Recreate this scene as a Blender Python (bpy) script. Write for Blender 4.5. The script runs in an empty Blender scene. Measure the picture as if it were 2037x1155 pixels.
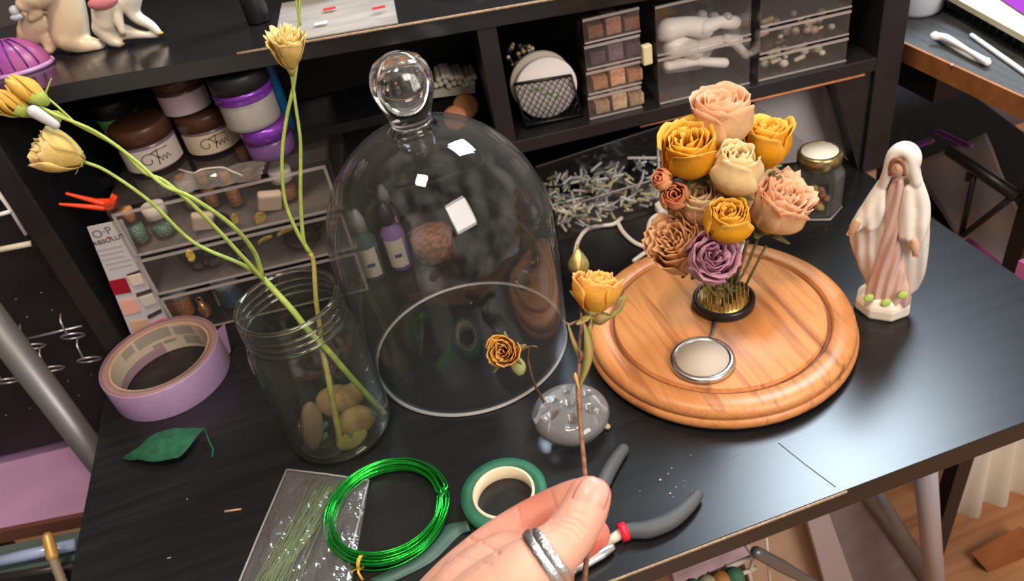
import bpy, bmesh, math, random
import numpy as np
from mathutils import Vector as V, Matrix, noise as mnoise
random.seed(7)
scene = bpy.context.scene
COL = scene.collection
# ------------------------------------------------------------------ camera
F, CX, CY, HC = 1550., 1018.5, 577.5, .5
def _rot(p, r, yw):
    f = np.array([math.sin(yw)*math.cos(p), math.cos(yw)*math.cos(p), -math.sin(p)])
    rt = np.array([math.cos(yw), -math.sin(yw), 0]); up = np.cross(rt, f)
    c, s = math.cos(r), math.sin(r)
    return np.array([c*rt+s*up, -s*rt+c*up, f])
MC = _rot(.6602, -.205, .171)
RT, UP, FW = (V(MC[i]) for i in range(3))
cd = bpy.data.cameras.new('camera'); cam = bpy.data.objects.new('camera', cd); COL.objects.link(cam)
cd.sensor_width = 36; cd.lens = F/2037*36; cd.clip_start = .02; cd.clip_end = 30
cam.matrix_world = Matrix(((RT.x, UP.x, -FW.x, 0), (RT.y, UP.y, -FW.y, 0), (RT.z, UP.z, -FW.z, HC), (0, 0, 0, 1)))
cd.dof.use_dof = True; cd.dof.focus_distance = .46; cd.dof.aperture_fstop = 15
scene.camera = cam
# ------------------------------------------------------------------ world + lights
w = bpy.data.worlds.new('world'); scene.world = w; w.use_nodes = True
nt = w.node_tree; bgn = nt.nodes['Background']       # a dim, warm, uneven room all round
tcw = nt.nodes.new('ShaderNodeTexCoord'); nw = nt.nodes.new('ShaderNodeTexNoise'); nw.inputs['Scale'].default_value = 2.6; nw.inputs['Detail'].default_value = 2
nt.links.new(tcw.outputs['Generated'], nw.inputs['Vector'])
rw = nt.nodes.new('ShaderNodeValToRGB'); rw.color_ramp.elements[0].position = .42; rw.color_ramp.elements[0].color = (.16, .13, .12, 1)
rw.color_ramp.elements[1].position = .66; rw.color_ramp.elements[1].color = (1.0, .88, .76, 1)
nt.links.new(nw.outputs[0], rw.inputs[0]); nt.links.new(rw.outputs[0], bgn.inputs[0]); bgn.inputs[1].default_value = .8
def area(name, loc, target, size, power, color, size_y=None):
    l = bpy.data.lights.new(name, 'AREA'); l.energy = power; l.color = color; l.size = size
    if size_y: l.shape = 'RECTANGLE'; l.size_y = size_y
    o = bpy.data.objects.new(name, l); COL.objects.link(o); o.location = loc
    o.rotation_euler = (V(target)-V(loc)).to_track_quat('-Z', 'Y').to_euler()
    return o
area('window_daylight', (.98, 1.10, 1.36), (.25, .42, 0), .38, 23, (.74, .88, 1), .48)
area('ceiling_lamp_warm', (-.15, .15, 1.9), (.1, .5, 0), .30, 19, (1, .80, .60))
area('front_fill_light', (.75, -1.0, 1.3), (.2, .5, .05), .8, 24, (1, .90, .82))  # unseen fill light added behind the camera to brighten the front
vs = scene.view_settings; vs.view_transform = 'Standard'; vs.look = 'None'; vs.gamma = 1; vs.use_curve_mapping = False
vs.exposure = .36
cy = scene.cycles
cy.max_bounces = 14; cy.transparent_max_bounces = 40; cy.transmission_bounces = 14; cy.caustics_reflective = False
# ------------------------------------------------------------------ pixel -> place helpers
def _ray(x, y): return V(((x-CX)/F, -(y-CY)/F, 1)) @ Matrix([list(r) for r in MC])
O = V((0, 0, HC))
def AT(x, y, z=0.): d = _ray(x, y); return O + d*((z-HC)/d.z)
def ONY(x, y, Y): d = _ray(x, y); return O + d*(Y/d.y)
def ONX(x, y, X): d = _ray(x, y); return O + d*(X/d.x)
def DEP(x, y, d): return O + _ray(x, y)*d
HL = V((-.311, .748, 0)); _h = V((.547, .644, 0))-HL; HU = _h.normalized(); HV = V((-HU.y, HU.x, 0))
def H(s, t, z): return HL + HU*s + HV*t + V((0, 0, z))
def HP(x, y, t=0.):      # point seen at x, y on the upright plane at depth t of the hutch
    d = _ray(x, y); return O + d*((HL+HV*t-O).dot(HV)/d.dot(HV))
def HS(x, y, t=0.):
    p = HP(x, y, t)-HL; return p.dot(HU), p.z
# ------------------------------------------------------------------ materials
MATS = {}
def mat(name, col, rough=.5, metal=0., nz=0., nscale=60., bump=0., bscale=200., col2=None, spec=.5, trans=0., ior=1.45,
        transl=0., attr=None, sss=0., coat=0., stretch=None, emis=None, alpha=None):
    if name in MATS: return MATS[name]
    m = bpy.data.materials.new(name); m.use_nodes = True; nt = m.node_tree; N = nt.nodes; L = nt.links
    b = N['Principled BSDF']; out = N['Material Output']
    b.inputs['Roughness'].default_value = rough; b.inputs['Metallic'].default_value = metal
    b.inputs['Specular IOR Level'].default_value = spec; b.inputs['IOR'].default_value = ior
    b.inputs['Transmission Weight'].default_value = trans
    b.inputs['Coat Weight'].default_value = coat
    c = (*col, 1); b.inputs['Base Color'].default_value = c
    if sss:
        b.inputs['Subsurface Weight'].default_value = sss; b.inputs['Subsurface Radius'].default_value = (1, .35, .2)
        b.inputs['Subsurface Scale'].default_value = .004
    tc = N.new('ShaderNodeTexCoord'); src = tc.outputs['Object']
    if stretch:
        mp = N.new('ShaderNodeMapping'); mp.inputs['Scale'].default_value = stretch; L.new(src, mp.inputs[0]); src = mp.outputs[0]
    colout = None
    if nz or col2:
        c2 = (*(col2 or tuple(max(0, x*(1-nz)) for x in col)), 1)
        n = N.new('ShaderNodeTexNoise'); n.inputs['Scale'].default_value = nscale; n.inputs['Detail'].default_value = 5
        L.new(src, n.inputs['Vector'])
        r = N.new('ShaderNodeValToRGB'); r.color_ramp.elements[0].position = .36; r.color_ramp.elements[1].position = .64
        r.color_ramp.elements[0].color = c; r.color_ramp.elements[1].color = c2
        L.new(n.outputs[0], r.inputs[0]); colout = r.outputs[0]
    if attr:
        a = N.new('ShaderNodeAttribute'); a.attribute_name = 'edge'
        mx = N.new('ShaderNodeMix'); mx.data_type = 'RGBA'
        L.new(a.outputs['Fac'], mx.inputs['Factor'])
        if colout: L.new(colout, mx.inputs['A'])
        else: mx.inputs['A'].default_value = c
        mx.inputs['B'].default_value = (*attr, 1); colout = mx.outputs['Result']
    if colout: L.new(colout, b.inputs['Base Color'])
    if bump:
        n2 = N.new('ShaderNodeTexNoise'); n2.inputs['Scale'].default_value = bscale; n2.inputs['Detail'].default_value = 4
        L.new(src, n2.inputs['Vector'])
        bp = N.new('ShaderNodeBump'); bp.inputs['Strength'].default_value = bump; bp.inputs['Distance'].default_value = .001
        L.new(n2.outputs[0], bp.inputs['Height']); L.new(bp.outputs[0], b.inputs['Normal'])
    if transl:
        t = N.new('ShaderNodeBsdfTranslucent'); mxs = N.new('ShaderNodeMixShader'); mxs.inputs[0].default_value = transl
        if colout: L.new(colout, t.inputs[0])
        else: t.inputs[0].default_value = c
        L.new(b.outputs[0], mxs.inputs[1]); L.new(t.outputs[0], mxs.inputs[2]); L.new(mxs.outputs[0], out.inputs[0])
    if emis: b.inputs['Emission Color'].default_value = (*emis[0], 1); b.inputs['Emission Strength'].default_value = emis[1]
    MATS[name] = m; return m
def clear(name, tint=(.95, .97, .96), ior=1.45, rough=.02, haze=0., hazecol=(.7, .7, .7), bump=0., bscale=60., edge=None, rim=0.):
    """clear thin-walled glass or plastic: straight-through light plus a Fresnel reflection"""
    if name in MATS: return MATS[name]
    m = bpy.data.materials.new(name); m.use_nodes = True; nt = m.node_tree; N = nt.nodes; L = nt.links
    N.remove(N['Principled BSDF']); out = N['Material Output']
    t = N.new('ShaderNodeBsdfTransparent'); t.inputs[0].default_value = (*tint, 1)
    g = N.new('ShaderNodeBsdfGlossy'); g.inputs['Roughness'].default_value = rough
    fr = N.new('ShaderNodeFresnel'); ge = N.new('ShaderNodeNewGeometry'); mi = N.new('ShaderNodeMix')
    mi.inputs['A'].default_value = ior; mi.inputs['B'].default_value = 1/ior      # same reflection from either side of the thin wall
    L.new(ge.outputs['Backfacing'], mi.inputs['Factor']); L.new(mi.outputs['Result'], fr.inputs[0])
    base = t.outputs[0]
    if edge:      # longer path through the wall at grazing angles: the glass's own colour shows
        lw = N.new('ShaderNodeLayerWeight'); lw.inputs[0].default_value = .25
        mc = N.new('ShaderNodeMix'); mc.data_type = 'RGBA'; L.new(lw.outputs['Facing'], mc.inputs['Factor'])
        mc.inputs['A'].default_value = (*tint, 1); mc.inputs['B'].default_value = (*edge, 1); L.new(mc.outputs['Result'], t.inputs[0])
    if rim:       # pale diffuse outline painted in for the room mirrored at grazing angles
        lr = N.new('ShaderNodeLayerWeight'); lr.inputs[0].default_value = .12; pw = N.new('ShaderNodeMath'); pw.operation = 'MULTIPLY'; pw.inputs[1].default_value = rim*3
        L.new(lr.outputs['Facing'], pw.inputs[0]); d = N.new('ShaderNodeBsdfDiffuse'); d.inputs[0].default_value = (.75, .76, .72, 1)
        mr = N.new('ShaderNodeMixShader'); L.new(pw.outputs[0], mr.inputs[0]); L.new(base, mr.inputs[1]); L.new(d.outputs[0], mr.inputs[2]); base = mr.outputs[0]
    if haze:
        d = N.new('ShaderNodeBsdfDiffuse'); d.inputs[0].default_value = (*hazecol, 1)
        mh = N.new('ShaderNodeMixShader'); mh.inputs[0].default_value = haze
        L.new(base, mh.inputs[1]); L.new(d.outputs[0], mh.inputs[2]); base = mh.outputs[0]
    mx = N.new('ShaderNodeMixShader'); L.new(fr.outputs[0], mx.inputs[0]); L.new(base, mx.inputs[1]); L.new(g.outputs[0], mx.inputs[2])
    L.new(mx.outputs[0], out.inputs[0])
    if bump:
        tc = N.new('ShaderNodeTexCoord'); n2 = N.new('ShaderNodeTexNoise'); n2.inputs['Scale'].default_value = bscale
        L.new(tc.outputs['Object'], n2.inputs['Vector'])
        bp = N.new('ShaderNodeBump'); bp.inputs['Strength'].default_value = bump; bp.inputs['Distance'].default_value = .002
        L.new(n2.outputs[0], bp.inputs['Height'])
        for q in (g, fr): L.new(bp.outputs[0], q.inputs['Normal'])
    MATS[name] = m; return m
def wood(name, c1, c2, c3, scale=1., rough=.4, axis='x', bump=.05, contrast=1.):
    if name in MATS: return MATS[name]
    m = bpy.data.materials.new(name); m.use_nodes = True; nt = m.node_tree; N = nt.nodes; L = nt.links
    b = N['Principled BSDF']; b.inputs['Roughness'].default_value = rough
    tc = N.new('ShaderNodeTexCoord'); mp = N.new('ShaderNodeMapping')
    s = {'x': (3, 45, 45), 'y': (45, 3, 45)}[axis]; mp.inputs['Scale'].default_value = tuple(q*scale for q in s)
    mp.inputs['Rotation'].default_value = (0, 0, .12)
    L.new(tc.outputs['Object'], mp.inputs[0])
    n = N.new('ShaderNodeTexNoise'); n.inputs['Scale'].default_value = 1; n.inputs['Detail'].default_value = 4; n.inputs['Distortion'].default_value = .6
    L.new(mp.outputs[0], n.inputs['Vector'])
    r = N.new('ShaderNodeValToRGB'); e = r.color_ramp.elements; e[0].position = .3; e[0].color = (*c1, 1); e[1].position = .72; e[1].color = (*c3, 1)
    k = e.new(.5); k.color = (*c2, 1)
    L.new(n.outputs[0], r.inputs[0])
    n3 = N.new('ShaderNodeTexNoise'); n3.inputs['Scale'].default_value = 9; n3.inputs['Detail'].default_value = 8
    mp2 = N.new('ShaderNodeMapping'); mp2.inputs['Scale'].default_value = tuple(q*scale*.7 for q in s); L.new(tc.outputs['Object'], mp2.inputs[0]); L.new(mp2.outputs[0], n3.inputs['Vector'])
    L.new(r.outputs[0], b.inputs['Base Color'])
    bp = N.new('ShaderNodeBump'); bp.inputs['Strength'].default_value = bump; bp.inputs['Distance'].default_value = .001
    L.new(n3.outputs[0], bp.inputs['Height']); L.new(bp.outputs[0], b.inputs['Normal'])
    MATS[name] = m; return m
# ------------------------------------------------------------------ mesh builder
class MB:
    def __init__(s): s.v = []; s.f = []; s.e = []; s.sm = []
    def add(s, vs, fs, smooth=True, edge=None):
        o = len(s.v); s.v += [V(x) for x in vs]; s.f += [tuple(i+o for i in f) for f in fs]; s.sm += [smooth]*len(fs)
        s.e += list(edge) if edge else [0.]*len(vs); return s
    def box(s, c, size, R=None):
        R = R or Matrix.Identity(3); x, y, z = (q/2 for q in size); c = V(c)
        return s.add([c+R@V((a*x, b*y, d*z)) for a in (-1, 1) for b in (-1, 1) for d in (-1, 1)],
                     [(0, 1, 3, 2), (4, 6, 7, 5), (0, 4, 5, 1), (2, 3, 7, 6), (0, 2, 6, 4), (1, 5, 7, 3)], False)
    def hbox(s, s0, s1, t0, t1, z0, z1):
        return s.add([H(a, b, c) for a in (s0, s1) for b in (t0, t1) for c in (z0, z1)],
                     [(0, 1, 3, 2), (4, 6, 7, 5), (0, 4, 5, 1), (2, 3, 7, 6), (0, 2, 6, 4), (1, 5, 7, 3)], False)
    def rings(s, rs, closed=True, cap0=True, cap1=True, smooth=True, edge=None):
        n = len(rs[0]); vs = [p for r in rs for p in r]; fs = []
        for i in range(len(rs)-1):
            for j in range(n if closed else n-1):
                k = (j+1) % n; fs.append((i*n+j, i*n+k, (i+1)*n+k, (i+1)*n+j))
        if cap0 and closed: fs.append(tuple(range(n))[::-1])
        if cap1 and closed: fs.append(tuple((len(rs)-1)*n+j for j in range(n)))
        return s.add(vs, fs, smooth, edge)
    def lathe(s, prof, c=(0, 0, 0), n=48, axis=None, cap0=True, cap1=True, smooth=True, squash=None):
        c = V(c); ax = (V(axis).normalized() if axis else V((0, 0, 1))); q = V((0, 0, 1)).rotation_difference(ax)
        rs = []
        for r, z in prof:
            rs.append([c+q@V((r*math.cos(2*math.pi*j/n), r*math.sin(2*math.pi*j/n)*(squash or 1), z)) for j in range(n)])
        return s.rings(rs, True, cap0, cap1, smooth)
    def shell(s, prof, c, n=64): # closed profile loop (outer then inner)
        return s.lathe(prof+[prof[0]], c, n, cap0=False, cap1=False)
    def tube(s, pts, r, n=8, ends=False, flat=1., up=None):
        pts = [V(p) for p in pts]; m = len(pts)
        rr = list(r) if hasattr(r, '__len__') else [r]*m
        if ends:
            d0 = (pts[0]-pts[1]).normalized(); d1 = (pts[-1]-pts[-2]).normalized(); P = []; Rr = []
            for k in range(5, 0, -1): a = k/5*math.pi/2*.97; P.append(pts[0]+d0*rr[0]*math.sin(a)); Rr.append(rr[0]*math.cos(a))
            P += pts; Rr += rr
            for k in range(1, 6): a = k/5*math.pi/2*.97; P.append(pts[-1]+d1*rr[-1]*math.sin(a)); Rr.append(rr[-1]*math.cos(a))
            pts, rr, m = P, Rr, len(P)
        rs = []; nrm = None
        for i in range(m):
            t = (pts[min(i+1, m-1)]-pts[max(i-1, 0)]).normalized()
            if nrm is None:
                a = V(up) if up else (V((0, 0, 1)) if abs(t.z) < .9 else V((1, 0, 0)))
                nrm = (a-t*a.dot(t)).normalized()
            else: nrm = (nrm-t*nrm.dot(t)).normalized()
            b = t.cross(nrm)
            rs.append([pts[i]+(nrm*math.cos(2*math.pi*j/n)*flat+b*math.sin(2*math.pi*j/n))*rr[i] for j in range(n)])
        return s.rings(rs)
    def ball(s, c, r, n=12, m=8, R=None, sc=(1, 1, 1)):
        c = V(c); R = R or Matrix.Identity(3); rs = []
        for i in range(m+1):
            a = math.pi*(i/m) if 0 < i < m else (math.pi*.02 if i == 0 else math.pi*.98)
            rs.append([c+R@V((r*sc[0]*math.sin(a)*math.cos(2*math.pi*j/n), r*sc[1]*math.sin(a)*math.sin(2*math.pi*j/n), -r*sc[2]*math.cos(a))) for j in range(n)])
        return s.rings(rs)
    def prism(s, poly, dz):   # poly: list of points, extruded by vector dz
        n = len(poly); vs = [V(p) for p in poly]+[V(p)+V(dz) for p in poly]
        fs = [tuple(range(n))[::-1], tuple(range(n, 2*n))]+[(i, (i+1) % n, n+(i+1) % n, n+i) for i in range(n)]
        return s.add(vs, fs, False)
    def build(s, name, m, parent=None, base=None, solid=0, bevel=0, sub=0):
        loc = V((0, 0, 0))
        if parent is not None: loc = WL[parent.name]
        elif base is not None: loc = V(base)
        me = bpy.data.meshes.new(name); me.from_pydata([tuple(p-loc) for p in s.v], [], s.f)
        me.polygons.foreach_set('use_smooth', s.sm)
        if any(s.e):
            a = me.attributes.new('edge', 'FLOAT', 'POINT'); a.data.foreach_set('value', s.e)
        me.update()
        bm = bmesh.new(); bm.from_mesh(me); bmesh.ops.recalc_face_normals(bm, faces=bm.faces); bm.to_mesh(me); bm.free()
        me.materials.append(m)
        o = bpy.data.objects.new(name, me); COL.objects.link(o)
        if parent is not None: o.parent = parent
        else: o.location = loc
        WL[o.name] = loc
        if bevel: md = o.modifiers.new('bevel', 'BEVEL'); md.width = bevel; md.segments = 2; md.limit_method = 'ANGLE'
        if solid: md = o.modifiers.new('solid', 'SOLIDIFY'); md.thickness = solid; md.offset = 0
        if sub: md = o.modifiers.new('sub', 'SUBSURF'); md.levels = sub; md.render_levels = sub
        return o
WL = {}
def thing(name, label, cat, loc, group=None):
    o = bpy.data.objects.new(name, None); COL.objects.link(o); o.location = loc; o.empty_display_size = .01
    WL[o.name] = V(loc); return tag(o, label, cat, group)
def tag(o, label=None, cat=None, group=None, kind=None):
    for k, v in (('label', label), ('category', cat), ('group', group), ('kind', kind)):
        if v: o[k] = v
    return o
def dup(root, loc, label=None, rotz=0, scale=1.):
    r = root.copy(); COL.objects.link(r); r.location = loc; r.rotation_euler = (0, 0, rotz); r.scale = (scale,)*3
    if label: r['label'] = label
    WL[r.name] = V(loc)
    for ch in list(root.children):
        c = ch.copy(); COL.objects.link(c); c.parent = r
        for g in list(ch.children): d = g.copy(); COL.objects.link(d); d.parent = c
    return r
def spline(P, n=8):
    P = [V(p) for p in P]; Q = [P[0]*2-P[1]]+P+[P[-1]*2-P[-2]]; out = []
    for i in range(1, len(Q)-2):
        a, b, c, d = Q[i-1], Q[i], Q[i+1], Q[i+2]
        for k in range(n):
            t = k/n; out.append(.5*((2*b)+(c-a)*t+(2*a-5*b+4*c-d)*t*t+(3*b-a-3*c+d)*t*t*t))
    return out+[P[-1]]
def lerps(vals, n): # radii along spline
    out = []
    for i in range(len(vals)-1):
        for k in range(n): out.append(vals[i]+(vals[i+1]-vals[i])*k/n)
    return out+[vals[-1]]
def text_mesh(name, txt, origin, right, up, size, m, parent, depth=.00015, sx=1.):
    c = bpy.data.curves.new(name, 'FONT'); c.body = txt; c.size = size; c.extrude = depth
    t = bpy.data.objects.new(name+'_tmp', c); COL.objects.link(t)
    dg = bpy.context.evaluated_depsgraph_get(); me = bpy.data.meshes.new_from_object(t.evaluated_get(dg))
    bpy.data.objects.remove(t)
    right = V(right).normalized(); up = (V(up)-right*V(up).dot(right)).normalized(); nn = right.cross(up)
    loc = WL[parent.name]
    for v in me.vertices: v.co = V(origin)+right*v.co.x*sx+up*v.co.y+nn*v.co.z-loc
    me.materials.clear(); me.materials.append(m)
    o = bpy.data.objects.new(name, me); COL.objects.link(o); o.parent = parent; WL[o.name] = loc; return o
def remeshed(mb, name, m, parent, voxel, smooth=6, post=None, attr=None, base=None):
    tmp = mb.build(name+'_tmp', m, None)
    md = tmp.modifiers.new('r', 'REMESH'); md.mode = 'VOXEL'; md.voxel_size = voxel; md.use_smooth_shade = True
    if smooth: md = tmp.modifiers.new('s', 'SMOOTH'); md.factor = .5; md.iterations = smooth
    dg = bpy.context.evaluated_depsgraph_get(); me = bpy.data.meshes.new_from_object(tmp.evaluated_get(dg)); bpy.data.objects.remove(tmp)
    co = np.empty(len(me.vertices)*3); me.vertices.foreach_get('co', co); co = co.reshape(-1, 3)
    nr = np.empty(len(me.vertices)*3); me.vertices.foreach_get('normal', nr); nr = nr.reshape(-1, 3)
    if post: co = post(co, nr)
    if attr: a = me.attributes.new('edge', 'FLOAT', 'POINT'); a.data.foreach_set('value', attr(co).astype(np.float32))
    loc = WL[parent.name] if parent is not None else V(base or (0, 0, 0))
    me.vertices.foreach_set('co', (co-np.array(loc)).ravel()); me.update()
    me.polygons.foreach_set('use_smooth', [True]*len(me.polygons)); me.materials.clear(); me.materials.append(m); me.name = name
    o = bpy.data.objects.new(name, me); COL.objects.link(o)
    if parent is not None: o.parent = parent
    else: o.location = loc
    WL[o.name] = loc; return o
def frame_to(ax):
    return V((0, 0, 1)).rotation_difference(V(ax).normalized()).to_matrix()
# ------------------------------------------------------------------ shared materials
M_desk = wood('black_stained_wood', (.007, .0075, .008), (.0095, .010, .011), (.013, .0135, .0145), 2.2, .285, 'x', .03)
M_black = mat('black_laminate', (.014, .014, .016), .38, nz=.3, nscale=30, bump=.05)
M_blackgloss = mat('black_shelf_top', (.012, .012, .013), .16, bump=.03, bscale=120)
M_bmetal = mat('black_metal', (.012, .012, .014), .4, metal=.2)
M_raw = mat('raw_edge', (.42, .30, .19), .7, nz=.4, nscale=400)
M_orange_edge = mat('orange_raw_edge', (.55, .22, .10), .6, nz=.3, nscale=300)
M_acr = clear('clear_acrylic', (.93, .93, .93), 1.42, .05, haze=.02, hazecol=(.62, .55, .5))
M_acr2 = clear('brightened_acrylic', (.96, .96, .96), 1.42, .06, haze=.022, hazecol=(.85, .80, .76))  # clear plastic; pale haze painted in to brighten the cubby drawers
M_acr_edge = clear('clear_acrylic_edge', (.8, .78, .78), 1.45, .12, haze=.42, hazecol=(.62, .57, .55))
M_silver = mat('silver', (.75, .74, .72), .22, metal=1)
M_steel = mat('grey_tube_metal', (.17, .175, .18), .38, metal=.55, bump=.05)
M_white = mat('white_plastic', (.8, .79, .78), .4)
# ------------------------------------------------------------------ room shell
def struct(mb, name, m): return tag(mb.build(name, m), kind='structure')
M_floor = wood('oak_floor', (.36, .16, .07), (.45, .22, .10), (.26, .10, .04), .5, .35, 'x', .1)
struct(MB().box((.3, .6, -.76), (4.2, 4.4, .04)), 'floor', M_floor)
struct(MB().box((.3, 1.62, .64), (4.2, .06, 2.8)), 'wall_back', mat('dim_wall', (.10, .09, .095), .8, nz=.2, nscale=8))
struct(MB().box((-1.62, .6, .64), (.06, 4.4, 2.8)), 'wall_left', mat('dim_wall_left', (.07, .062, .068), .8, nz=.2, nscale=8))
# ------------------------------------------------------------------ the desk
t = thing('desk', 'black wood-grain desk top with worn tan front edge', 'desk', (.1, .5, 0))
DX0, DX1, DY0, DY1 = -.3195, .535, .2905, .76
top = MB(); top.prism([V((DX0, DY0, -.022)), V((DX1, DY0, -.022)), V((DX1, .93, -.022)), V((DX0+.01, .97, -.022))], (0, 0, .022))
top.build('desk_top', M_desk, t, bevel=.0006)
MB().box(((-.0825+.10), DY0-.0004, -.0012), (.49, .0016, .0016)).build('worn_edge', M_raw, t)
for (x, y) in ((DX0+.03, .32), (DX0+.03, .70)):
    MB().box((x, y, -.382), (.03, .03, .716)).build('leg', M_bmetal, t)
MB().tube([AT(1548, 880, .0001), AT(1600, 922, .0001), AT(1662, 968, .0001)], .00035, 5, flat=.3).build('scratch', mat('dark_scratch', (.012, .018, .022), .8), t)
# ------------------------------------------------------------------ the hutch
t = thing('desk_hutch', 'black hutch of shelves and cubbies standing at the back of the desk', 'shelf', H(.4, .1, 0))
SR = .865; TD = .24
# top board: slightly sagging, follows z .289 left to .267 right
def zt(s): return .2885-.0225*max(0, (s-.06))/.45 if s < .7 else .2565
def board(s0, s1, t0, t1, zf, th, n=10):
    mb = MB(); rs = []
    for i in range(n+1):
        s_ = s0+(s1-s0)*i/n; z = zf(s_)
        rs.append([H(s_, t0, z-th), H(s_, t1, z-th), H(s_, t1, z), H(s_, t0, z)])
    return mb.rings(rs, smooth=False)
board(-.22, SR-.02, 0, TD, zt, .016).build('top_shelf', M_blackgloss, t, bevel=.0006)
mb = MB(); P = [H(s_, -.0006, zt(s_)+.0002) for s_ in (.24, .35, .45, .55, .65)]; mb.tube(P, .0013, 6); mb.build('worn_edge', M_raw, t)
sd, _ = HS(985, 150); 
def zm(s): return .1345
MB().hbox(sd-.009, sd+.009, .001, TD, .1345, zt(sd)-.016).build('divider', M_black, t)
board(sd-.03, SR-.012, 0, TD, zm, .014).build('middle_shelf', M_black, t, bevel=.0006)
mb = MB(); s1, z1 = HS(1480, 196); s2, z2 = HS(1722, 146); mb.tube([H(s1-.11, .002, .1180), H(s1, .002, .1180), H(s2, .002, .1180)], [.001, .0016, .0016], 6); mb.build('worn_edge', M_orange_edge, t)
MB().hbox(SR-.016, SR+.012, -.001, TD, 0, .42).build('side_panel', M_black, t, bevel=.001)
mb = MB(); mb.prism([H(SR-.016, .004, .119), H(SR-.058, .004, .119), H(SR-.018, .004, 0), H(SR-.016, .004, 0)], HV*.02); mb.build('bracket', M_black, t)
MB().hbox(-.012, .012, .0, TD, 0, zt(0)-.016).build('side_panel', M_black, t, bevel=.002)
MB().hbox(-.012, SR, TD, TD+.006, 0, .5).build('back_panel', mat('pegboard_black', (.010, .010, .011), .55, nz=.3, nscale=20), t)
MB().hbox(.0, sd, .14, TD, .1345-.012, .1345).build('rear_shelf', M_black, t)
# ------------------------------------------------------------------ left of the desk
t = thing('pegboard', 'black perforated pegboard hanging left of the desk', 'pegboard', H(-.25, .03, -.1))
pb = MB(); pb.hbox(-.62, -.016, .035, .041, -.14, .245); pb.build('board', MATS['pegboard_black'], t)
M_hole = mat('pale_hole', (.16, .13, .12), .6)  # pale tone of the dots marking the peg holes
pb = MB()
for (x, y) in ((32, 595), (82, 582), (103, 617), (54, 630), (136, 757), (182, 745), (157, 786), (12, 826), (60, 812)):
    p = HP(x, y, .0345); pb.ball(p, .0011, 6, 4)
tag(pb.build('hole', M_hole, t), 'small pale peg holes', kind='stuff')
M_wire = mat('chromed_wire', (.55, .55, .58), .3, metal=.8)
def ring_on(name, label, x, y, rx, m, group, R=None, th=.0011, t_=.022, parts=True):
    c = HP(x, y, t_); r = rx/1550*(c-O).dot(FW)
    q = thing(name, label, 'hook', c, group)
    mb = MB(); mb.tube([c+HU*r*math.cos(a*math.pi/12)+(V((0, 0, 1))*.75-HV*.66).normalized()*r*math.sin(a*math.pi/12) for a in range(25)], th, 6); mb.build('ring', m, q)
    mb = MB(); u = c+(V((0, 0, 1))*.75-HV*.66).normalized()*r; mb.tube([u, u+V((0, 0, .016))+HV*.004, u+V((0, 0, .020))+HV*.012], th, 6); mb.build('shank', m, q)
for i, (x, y, lab) in enumerate(((145, 668, 'topmost chrome ring hook on the black pegboard'), (177, 715, 'rightmost chrome ring hook on the black pegboard'),
        (104, 733, 'chrome ring hook beside the grey pole, lowest on the pegboard right of it'), (66, 689, 'chrome ring hook partly hidden behind the grey pole'),
        (16, 757, 'leftmost chrome ring hook, left of the grey pole'))):
    ring_on('ring_hook', lab, x, y, 21, M_wire, 'ring hooks on the pegboard')
a = HP(48, 675, .028); b = HP(165, 650, .028); b.z = a.z
tag(MB().tube([a, b], .0013, 8).build('hook_rail', M_wire, base=a), 'thin chrome rail holding the ring hooks', 'rail')
# white frame at the far left
q = thing('wire_rack', 'pale square wire frame hanging at the far left', 'frame', HP(20, 440, .02))
pts = [HP(-20, 360, .015), HP(22, 418, .015), HP(52, 466, .015)]
MB().tube(pts, .0022, 6).build('slanted_bar', M_white, q)
MB().tube([HP(-20, 432, .013), HP(22, 420, .013)], .0022, 6).build('short_bar', M_white, q)
MB().tube([HP(-30, 502, .013), HP(62, 484, .013)], .0032, 6).build('bottom_bar', mat('cream_paint', (.62, .55, .45), .5), q)
# grey pole standing just left of the desk
# lavender drawer unit with a brown rim, under the pegboard
p1 = ONY(0, 835, .66); p2 = ONY(200, 792, .66)
zc = -.155
q = thing('craft_cart', 'lavender-topped low cart with a separate grey round pole through it, left of the desk', 'cart', (-.62, .5, -.74))
A1, A2, B1, B2 = AT(-60, 850, zc), AT(215, 788, zc), AT(-60, 1062, zc), AT(215, 1008, zc)
mb = MB(); mb.prism([B1, B2, A2, A1], (0, 0, -.02)); mb.build('top_panel', mat('lavender_board', (.46, .27, .46), .5, nz=.12, nscale=15), q)
d = (B2-B1).normalized(); nn = V((d.y, -d.x, 0))
mb = MB(); mb.prism([B1, B2, B2+nn*.006, B1+nn*.006], (0, 0, -.018)); mb.build('front_trim', mat('brown_trim', (.13, .05, .035), .5), q)
mb = MB(); mb.prism([B1+nn*.007-V((0, 0, .022)), B2+nn*.007-V((0, 0, .022)), B2+nn*.20-V((0, 0, .022)), B1+nn*.20-V((0, 0, .022))], (0, 0, -.012)); mb.build('lower_shelf', mat('teal_glass_shelf', (.10, .14, .13), .2), q)
mb = MB()
for c in (B1, B2+d*-.02): mb.box((c.x, c.y+.02, -.45), (.02, .02, .56))
mb.box((-.60, .62, -.45), (.5, .02, .56)); mb.build('frame', M_bmetal, q)
p = AT(90, 775, 0); MB().tube([V((p.x, p.y, -.74)), V((p.x, p.y, .12))], .0145, 24).build('grey_pole', M_steel, q)  # free-standing pole, grouped with the cart because it runs through its top
def lowpt(x, y, z): return AT(x, y, z)
a, b = AT(-40, 1124, -.165), AT(150, 1082, -.165)
tag(MB().tube([a, b], .0065, 16).build('chrome_tube', mat('chrome', (.42, .52, .80), .2, metal=.2), base=a), 'shiny chrome tube lying across the cart', 'tube')  # blue tone painted in for the reflections chrome would show
a, b = AT(-40, 1156, -.17), AT(160, 1122, -.17)
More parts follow.
